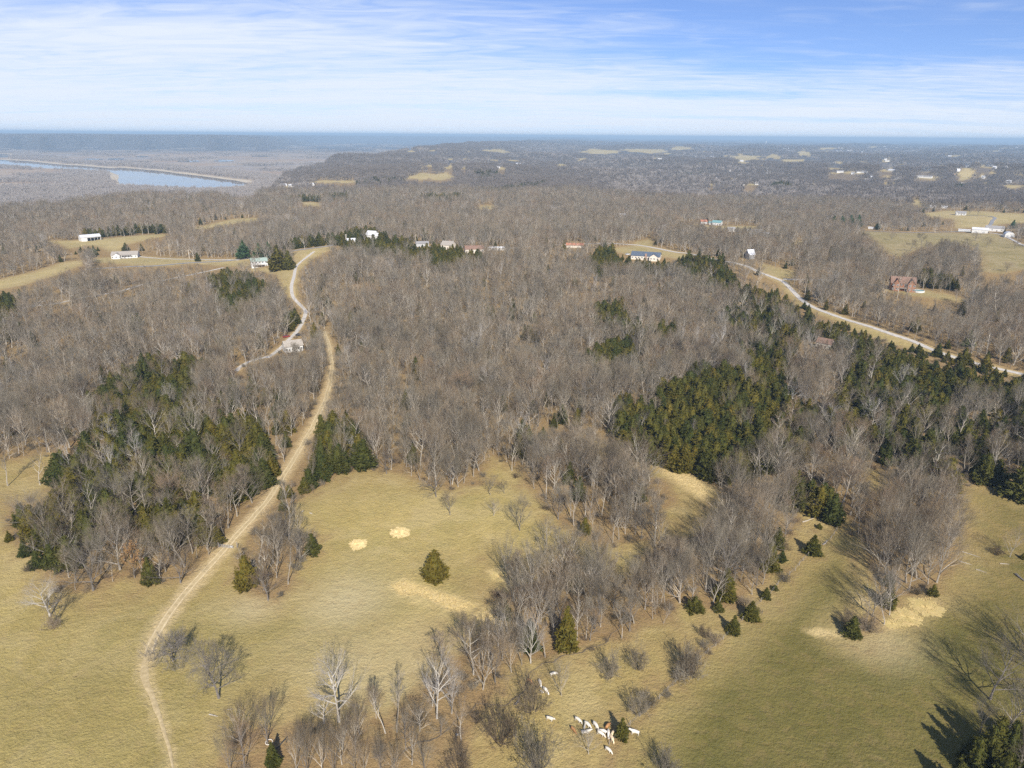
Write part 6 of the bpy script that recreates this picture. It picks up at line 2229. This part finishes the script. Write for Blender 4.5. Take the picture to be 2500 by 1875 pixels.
# ------------------------------------------------------------------ fences and gate
def fence(label, pts, gap, hgt_, nw=4):
    L = smooth_line(pts, 0.5)
    s = np.concatenate([[0], np.cumsum(np.linalg.norm(np.diff(L, axis=0), axis=1))])
    n_ = int(s[-1] / gap)
    u = np.linspace(0, s[-1], n_ + 1)
    X, Y = np.interp(u, s, L[:, 0]), np.interp(u, s, L[:, 1])
    Z = hgt(X, Y)
    t = thing('wire_fence', label, 'fence', (X[0], Y[0], Z[0]))
    o = np.array([X[0], Y[0], Z[0]])
    pm = []
    for v in range(3):
        b = MB()
        b.tube([(0, 0, -.4), (rnd.uniform(-.06, .06), rnd.uniform(-.06, .06), hgt_ * (0.9 + .12 * v))], [.085, .07], 6)
        pm.append(b.mesh('post', [M_POST]))
    for i in range(n_ + 1):
        link('post', pm[i % 3], t, tuple(np.array([X[i], Y[i], Z[i]]) - o), rnd.random() * 6.28)
    for k in range(nw):
        b = MB()
        b.tube([np.array([X[i], Y[i], Z[i] + hgt_ * (.3 + .62 * k / (nw - 1))]) - o for i in range(n_ + 1)], [.012] * (n_ + 1), 3)
        link('wire', b.mesh('wire', [M_WIRE]), t)


def pts_of(*a):
    return [tuple(at1(*p)[:2]) for p in a]


fence('long wooden post and wire fence between the cow pasture and the right green field', pts_of(('S5', 1310, 1210), ('S5', 1480, 1060), ('S5', 1640, 905), ('S5', 1880, 690), ('S5', 2050, 535), ('S4', 0, 1225), ('S4', 165, 1075), ('S4', 265, 985), ('S4', 420, 828), ('S4', 470, 793), ('S4', 525, 722), ('S4', 600, 662), ('S4', 645, 608), ('S4', 700, 560), ('S4', 775, 512), ('S4', 815, 455)), 3.6, 1.35)
fence('short post and wire fence from the gate into the left woods', pts_of(('S1', 1266, 378), ('S1', 1226, 393), ('S1', 1205, 380), ('S1', 1150, 375), ('S1', 1060, 395)), 3.2, 1.4)
fence('old post and wire fence above the grassy gap of the creek', pts_of(('S3', 690, 715), ('S3', 780, 760), ('S3', 880, 795), ('S3', 960, 870)), 3.6, 1.2)


def gate():
    a, b = at1('S1', 1268, 384), at1('S1', 1350, 390)
    L = (b - a).length
    rz = math.atan2(b.y - a.y, b.x - a.x)
    t = thing('field_gate', 'open metal tube gate standing across the dirt track', 'gate', a, rz)
    for i in range(5):
        q = MB()
        q.tube([(0.1, 0, .3 + .25 * i), (L, 0, .3 + .25 * i)], [.03, .03], 6)
        link('rail', q.mesh('rail', [M_WIRE]), t)
    for i in range(4):
        q = MB()
        x = .1 + (L - .1) * i / 3
        q.tube([(x, .0, .25), (x, .0, 1.36)], [.036, .036], 6)
        link('upright', q.mesh('upright', [M_WIRE]), t)
    q = MB()
    q.box(L - 1.0, -.045, .55, L - .2, -.035, 1.1)
    link('sign_plate', q.mesh('sign_plate', [M_GREYW]), t)
    for nm, x, lab in (('gate_post', 1266, 'thick wooden gate post on the left of the track'), ('gate_post', 1373, 'thick wooden gate post on the right of the track')):
        p = at1('S1', x, 383)
        q = MB()
        q.tube([(0, 0, -.5), (0, 0, 1.75)], [.16, .14], 8)
        o = link(nm, q.mesh(nm, [M_POST]), None, p)
        o['label'], o['category'], o['group'] = lab, 'post', 'gate posts beside the track'


gate()

# ------------------------------------------------------------------ hay circles, straw heaps and loose straw
M_STRAW, _n, _l, _b = mat('loose_straw')
_g = _n.new('ShaderNodeNewGeometry')
_f1 = nnoise(_n, _l, _g.outputs['Position'], 1.1, 5, .7)
_f2 = nnoise(_n, _l, _g.outputs['Position'], 4.0, 3, .7)
_l.new(nmix(_n, _l, nmath(_n, _l, 'MULTIPLY', _f2, .5), nmix(_n, _l, _f1, (0.70, 0.535, 0.24), (0.52, 0.385, 0.155)), (0.27, 0.19, 0.08)), _b.inputs['Base Color'])
_b.inputs['Roughness'].default_value = 1.0
_f3 = nnoise(_n, _l, _g.outputs['Position'], .5, 5, .75, .6, .40, .58)
_l.new(nmix(_n, _l, nmath(_n, _l, 'MULTIPLY', _f3, .75), _b.inputs['Base Color'].links[0].from_socket, (0.44, 0.345, 0.135)), _b.inputs['Base Color'])


M_HAY = plain('trampled_hay', (0.80, 0.63, 0.31), (0.58, 0.44, 0.19), 0.9, 1.0)


def straw_heap(label, crop, x, y, rx, ry, hh, ring=False, name='straw_patch'):
    p = at1(crop, x, y)
    e = at1(crop, x + rx, y)
    f = at1(crop, x, y - ry)
    a, b = (e - p).length, (f - p).length
    t0 = math.atan2(e.y - p.y, e.x - p.x)
    V, F = [], []
    nr, na = 22, 90
    for i in range(nr + 1):
        r = i / nr
        for k in range(na):
            an = 2 * math.pi * k / na
            w = 1 + 0.55 * float(fbm(np.array([math.cos(an) * 2.6 + x]), np.array([math.sin(an) * 2.6 + y]), 4)[0]) + rnd.uniform(-.16, .12) * (r > .6)
            lx, ly = math.cos(an) * a * r * w, math.sin(an) * b * r * w
            X, Y = p.x + lx * math.cos(t0) - ly * math.sin(t0), p.y + lx * math.sin(t0) + ly * math.cos(t0)
            prof = math.sin(math.pi * min(r * 1.15, 1.0)) if ring else (1 - r * r)
            V.append((X, Y, prof * hh * rnd.uniform(.35, 1.25) + (0.05 if r < 1 else -0.04)))
    V = np.array(V)
    V[:, 2] += hgt(V[:, 0], V[:, 1])
    V -= np.array(p)
    for i in range(nr):
        for k in range(na):
            F.append((i * na + k, (i + 1) * na + k, (i + 1) * na + (k + 1) % na, i * na + (k + 1) % na))
    o = link(name, new_mesh(name, V, F, [M_HAY if ring else M_STRAW]), None, p)
    o['label'], o['category'] = label, 'hay' if ring else 'straw'
    o['group'] = 'hay and straw on the pastures'


straw_heap('left circle of trampled hay in the hay pasture', 'S2', 412, 363, 50, 31, .1, True, 'hay_circle')
straw_heap('right larger circle of trampled hay in the hay pasture', 'S2', 652, 297, 56, 32, .1, True, 'hay_circle')
straw_heap('round yellow straw heap at the right of the pasture grove tip', 'S4', 1262, 842, 76, 42, .09)
straw_heap('yellow straw heap left of the round one at the pasture grove tip', 'S4', 1170, 895, 72, 40, .08)
straw_heap('thin spread of straw at the foot of the grove straw heaps', 'S4', 1095, 930, 50, 22, .06)
straw_heap('pale straw remains under the tree of the scattered hay', 'S2', 1235, 548, 56, 30, .15)
straw_heap('bright straw pile behind the tall tree of the scattered hay', 'S2', 1320, 555, 34, 18, .2)


def straw_litter():
    b = MB()
    g = np.random.default_rng(77)
    zones = [('S2', [(600, 600), (680, 570), (850, 630), (1000, 680), (1100, 720), (1060, 745), (950, 750), (870, 700), (760, 660), (650, 660)], 1500), ('S2', [(1160, 520), (1250, 500), (1330, 510), (1420, 550), (1330, 590), (1230, 580)], 500),
             ('S2', [(360, 350), (412, 330), (465, 350), (460, 380), (412, 398), (362, 382)], 420), ('S2', [(592, 285), (652, 262), (712, 285), (706, 316), (652, 332), (600, 316)], 480),
             ('S4', [(1040, 920), (1180, 830), (1280, 790), (1345, 850), (1260, 900), (1150, 960)], 900), ('S2', [(1080, 780), (1180, 720), (1290, 730), (1270, 790), (1150, 840)], 420), ('S3', [(1110, 180), (1240, 195), (1400, 260), (1490, 330), (1430, 400), (1320, 330), (1240, 280)], 900)]
    for c, poly, n_ in zones:
        W = world_poly(c, poly)
        A = np.array(W)
        k = 0
        xs, ys = g.uniform(A[:, 0].min(), A[:, 0].max(), n_ * 4), g.uniform(A[:, 1].min(), A[:, 1].max(), n_ * 4)
        m_ = inside(xs, ys, W)
        xs, ys = xs[m_][:n_], ys[m_][:n_]
        zs = hgt(xs, ys)
        for X, Y, Z in zip(xs, ys, zs):
            an, ln = g.random() * 6.28, g.uniform(.25, .8)
            d = np.array([math.cos(an), math.sin(an), g.uniform(.0, .5)]) * ln
            wv = np.array([-math.sin(an), math.cos(an), 0.3]) * g.uniform(.04, .12)
            o = np.array([X, Y, Z + .03])
            b.poly([o - wv, o + wv, o + d])
    o = link('straw_litter', b.mesh('straw_litter', [M_STRAW]))
    o['kind'] = 'stuff'


straw_litter()

# ------------------------------------------------------------------ fallen wood, feeder, pipe
def log(name, label, m, a, b, r, branches=0, cat='log', z=0.5):
    p, q = at1(*a), at1(*b)
    d = q - p
    bm_ = MB()
    g = np.random.default_rng(int(a[1] + a[2]))
    bm_.tube([(0, 0, r * .6), tuple(d * .35 + Vector((g.normal(0, .15), g.normal(0, .15), r * .7))), tuple(d * .7 + Vector((0, 0, r * .6))), tuple(d + Vector((0, 0, r * .5)))], [r, r * .85, r * .6, r * .25], 7)
    o = link(name, bm_.mesh(name, [m]), None, p)
    o['label'], o['category'] = label, cat
    for k in range(branches):
        t_ = .3 + .6 * k / max(branches, 1)
        s_ = d * t_
        e = s_ + Vector((g.normal(0, .5), g.normal(0, .5), abs(g.normal(.25, .2)))) * d.length * .3
        bb = MB()
        bb.tube([(s_.x, s_.y, s_.z + r * .6), ((s_.x + e.x) / 2 + .1, (s_.y + e.y) / 2, (s_.z + e.z) / 2 + .2), tuple(e)], [r * .4, r * .28, r * .08], 4)
        link('branch', bb.mesh('branch', [m]), o)


log('fallen_log', 'pale fallen log in the grass below the creek bend', M_PALE, ('S2', 978, 1470), ('S2', 1018, 1464), .28)
log('fallen_log', 'dark fallen trunk across the creek left of the cattle', M_DARK, ('S2', 1322, 1295), ('S2', 1352, 1245), .3, 1)
log('fallen_branch', 'bleached dead branch lying in the pasture below the ragged tree', M_TRUNK, ('S1', 1210, 1350), ('S1', 1262, 1362), .16, 4, 'branch')
log('fallen_branch', 'thin dead stick lying right of the bleached branch', M_TRUNK, ('S1', 1312, 1322), ('S1', 1352, 1316), .08, 2, 'branch')
log('fallen_branch', 'white piece of wood at the top left of the hay pasture', M_PALE, ('S1', 1745, 178), ('S1', 1758, 168), .16, 1, 'branch')
log('fallen_branch', 'white curved piece of wood right of the other white one', M_PALE, ('S1', 1792, 183), ('S1', 1808, 192), .16, 1, 'branch')
log('fallen_log', 'upper fallen pale trunk right of the pasture grove', M_TRUNK, ('S4', 1450, 565), ('S4', 1545, 595), .15, 2)
log('fallen_log', 'lower fallen pale trunk right of the pasture grove', M_TRUNK, ('S4', 1430, 612), ('S4', 1500, 632), .15, 2)
log('fallen_log', 'fallen log on the tan ground near the right edge', M_TRUNK, ('S4', 1520, 655), ('S4', 1575, 672), .14, 1)
log('fallen_log', 'fallen log at the right edge of the tan field', M_TRUNK, ('S4', 1640, 625), ('S4', 1690, 628), .14)
log('fallen_log', 'dark fallen log with stubs at the far right', M_DARK, ('S4', 1720, 680), ('S4', 1763, 715), .35, 3)
log('fallen_log', 'fallen grey trunk at the top of the tan field', M_TRUNK, ('S4', 1440, 155), ('S4', 1520, 160), .25, 2)
log('fallen_log', 'fallen log at the top corner of the fence clearing', M_TRUNK, ('S4', 640, 415), ('S4', 700, 395), .2, 2)
log('fallen_log', 'reddish log at the end of the fence', M_POST, ('S4', 745, 530), ('S4', 770, 508), .25)


def ring_feeder():
    p = at1('S1', 1557, 1514)
    bm_ = MB()
    pts = [(math.cos(a) * .7, math.sin(a) * .7, .25) for a in np.linspace(0, 2 * math.pi, 25)]
    bm_.tube(pts, [.09] * 25, 6, 0, False)
    o = link('ring_feeder', bm_.mesh('ring_feeder', [M_CREAM], True), None, p)
    o['label'], o['category'] = 'pale round ring feeder at the thicket on the bottom edge', 'feeder'
    a, b = at1('S1', 1600, 1552), at1('S1', 1658, 1526)
    d = b - a
    bm_ = MB()
    bm_.tube([(0, 0, .25), tuple(d * .5 + Vector((0, 0, 1.0))), tuple(d + Vector((0, 0, 1.7))), tuple(d + Vector((.25, -.5, 1.2)))], [.13, .13, .13, .12], 8)
    o = link('bent_pipe', bm_.mesh('bent_pipe', [M_DARKIN]), None, a)
    o['label'], o['category'] = 'dark bent pipe leaning in the thicket beside the ring feeder', 'pipe'


ring_feeder()

# ------------------------------------------------------------------ utility poles, pool, cars
for c, x, y, ty, lab in (('A', 1203, 862, 806, 'pale utility pole beside the ranch drive'), ('A', 1840, 926, 874, 'utility pole right of the massive dark cedar'), ('B', 117, 764, 708, 'utility pole left of the steep gabled white house'),
                         ('B', 560, 756, 708, 'utility pole between the steep gabled house and the cream house'), ('C', 548, 892, 834, 'utility pole beside the gravel road near the old barn'), ('A', 2202, 756, 704, 'utility pole on the ridge road at the cedars'), ('B', 1308, 366, 330, 'thin mast above the far woods in the middle')):
    p = at1(c, x, y)
    h = min(height_from_px(p, c, ty), 24)
    t = thing('utility_pole', lab, 'pole', p, rnd.uniform(-.5, .5), 'utility poles along the ridge')
    q = MB()
    q.tube([(0, 0, -.5), (0, 0, h)], [.24, .15], 7)
    link('pole', q.mesh('pole', [M_CREAM]), t)
    q = MB()
    q.box(-1.2, -.08, h - .8, 1.2, .08, h - .6)
    link('crossarm', q.mesh('crossarm', [M_POST]), t)


def pool():
    p = at1('F', 1542, 292)
    t = thing('swimming_pool', 'turquoise above ground pool beside the big log house', 'pool', p)
    n_ = 20
    q = MB()
    for r0, r1, z0, z1 in ((4.2, 4.2, -.8, 1.1), (4.2, 3.9, 1.1, 1.1), (3.9, 3.9, 1.1, .6)):
        for k in range(n_):
            a, b = 2 * math.pi * k / n_, 2 * math.pi * (k + 1) / n_
            q.poly([(math.cos(a) * r0, math.sin(a) * r0, z0), (math.cos(b) * r0, math.sin(b) * r0, z0), (math.cos(b) * r1, math.sin(b) * r1, z1), (math.cos(a) * r1, math.sin(a) * r1, z1)])
    link('pool_wall', q.mesh('pool_wall', [M_WHITE]), t)
    q = MB()
    q.poly([(math.cos(2 * math.pi * k / n_) * 3.9, math.sin(2 * math.pi * k / n_) * 3.9, .85) for k in range(n_)])
    link('pool_cover', q.mesh('pool_cover', [M_RTEAL]), t)


pool()


def car(label, crop, x, y, yaw, m):
    p = at1(crop, x, y)
    t = thing('parked_car', label, 'car', p, R(yaw))
    q = MB()
    prof = [(-2.2, .35), (2.2, .35), (2.25, .75), (2.1, .95), (1.2, 1.02), (-1.9, 1.05), (-2.2, .9)]
    k = len(q.v)
    for yy in (-.88, .88):
        q.v += [(a, yy, b) for a, b in prof]
    n_ = len(prof)
    q.f += [tuple(range(n_)), tuple(range(n_, 2 * n_))[::-1]] + [(i, n_ + i, n_ + (i + 1) % n_, (i + 1) % n_) for i in range(n_)]
    q.m += [0] * len(q.f)
    link('body', q.mesh('body', [m]), t)
    q = MB()
    k = len(q.v)
    q.v += [(-1.7, -.82, 1.06), (1.1, -.82, 1.04), (1.1, .82, 1.04), (-1.7, .82, 1.06), (-1.3, -.66, 1.52), (.4, -.66, 1.52), (.4, .66, 1.52), (-1.3, .66, 1.52)]
    q.f += [(0, 1, 5, 4), (1, 2, 6, 5), (2, 3, 7, 6), (3, 0, 4, 7)]
    q.m += [0] * 4
    link('windows', q.mesh('windows', [M_GLASS]), t)
    q = MB()
    q.box(-1.3, -.66, 1.523, .4, .66, 1.56)
    link('roof_panel', q.mesh('roof_panel', [m]), t)
    for a in (-1.4, 1.4):
        for b in (-.8, .8):
            q = MB()
            q.tube([(a, b - .1, .33), (a, b + .1, .33)], [.33, .33], 12)
            link('wheel', q.mesh('wheel', [M_DARKIN]), t)


M_CARB = plain('dark_car_paint', (0.03, 0.03, 0.035), None, 2, .3, 0, .5)
M_CARR = plain('red_car_paint', (0.30, 0.04, 0.03), None, 2, .3, 0, .5)
M_CARW = plain('white_car_paint', (0.75, 0.75, 0.75), None, 2, .3, 0, .5)
car('dark car parked between the two white barns', 'C', 1978, 700, 10, M_CARB)
car('red car parked on the gravel by the house in the woods', 'D', 1820, 582, 40, M_CARR)
car('dark car parked on the gravel drive above the house in the woods', 'D', 1900, 572, 35, M_CARB)
car('white van like car at the ridge end of the navy roofed house drive', 'B', 1905, 838, 20, M_CARW)

# ------------------------------------------------------------------ air
def haze():
    m = bpy.data.materials.new('haze')
    m.use_nodes = True
    n, l = m.node_tree.nodes, m.node_tree.links
    n.clear()
    out = n.new('ShaderNodeOutputMaterial')
    v = n.new('ShaderNodeVolumePrincipled')
    v.inputs['Color'].default_value = HAZE_COLOR
    v.inputs['Density'].default_value = HAZE_DENSITY
    v.inputs['Anisotropy'].default_value = 0.0
    l.new(v.outputs[0], out.inputs['Volume'])
    b = MB()
    b.box(-61000, -61000, -75, 61000, 61000, 150)
    o = link('haze', b.mesh('haze', [m]))
    o['kind'] = 'stuff'


haze()
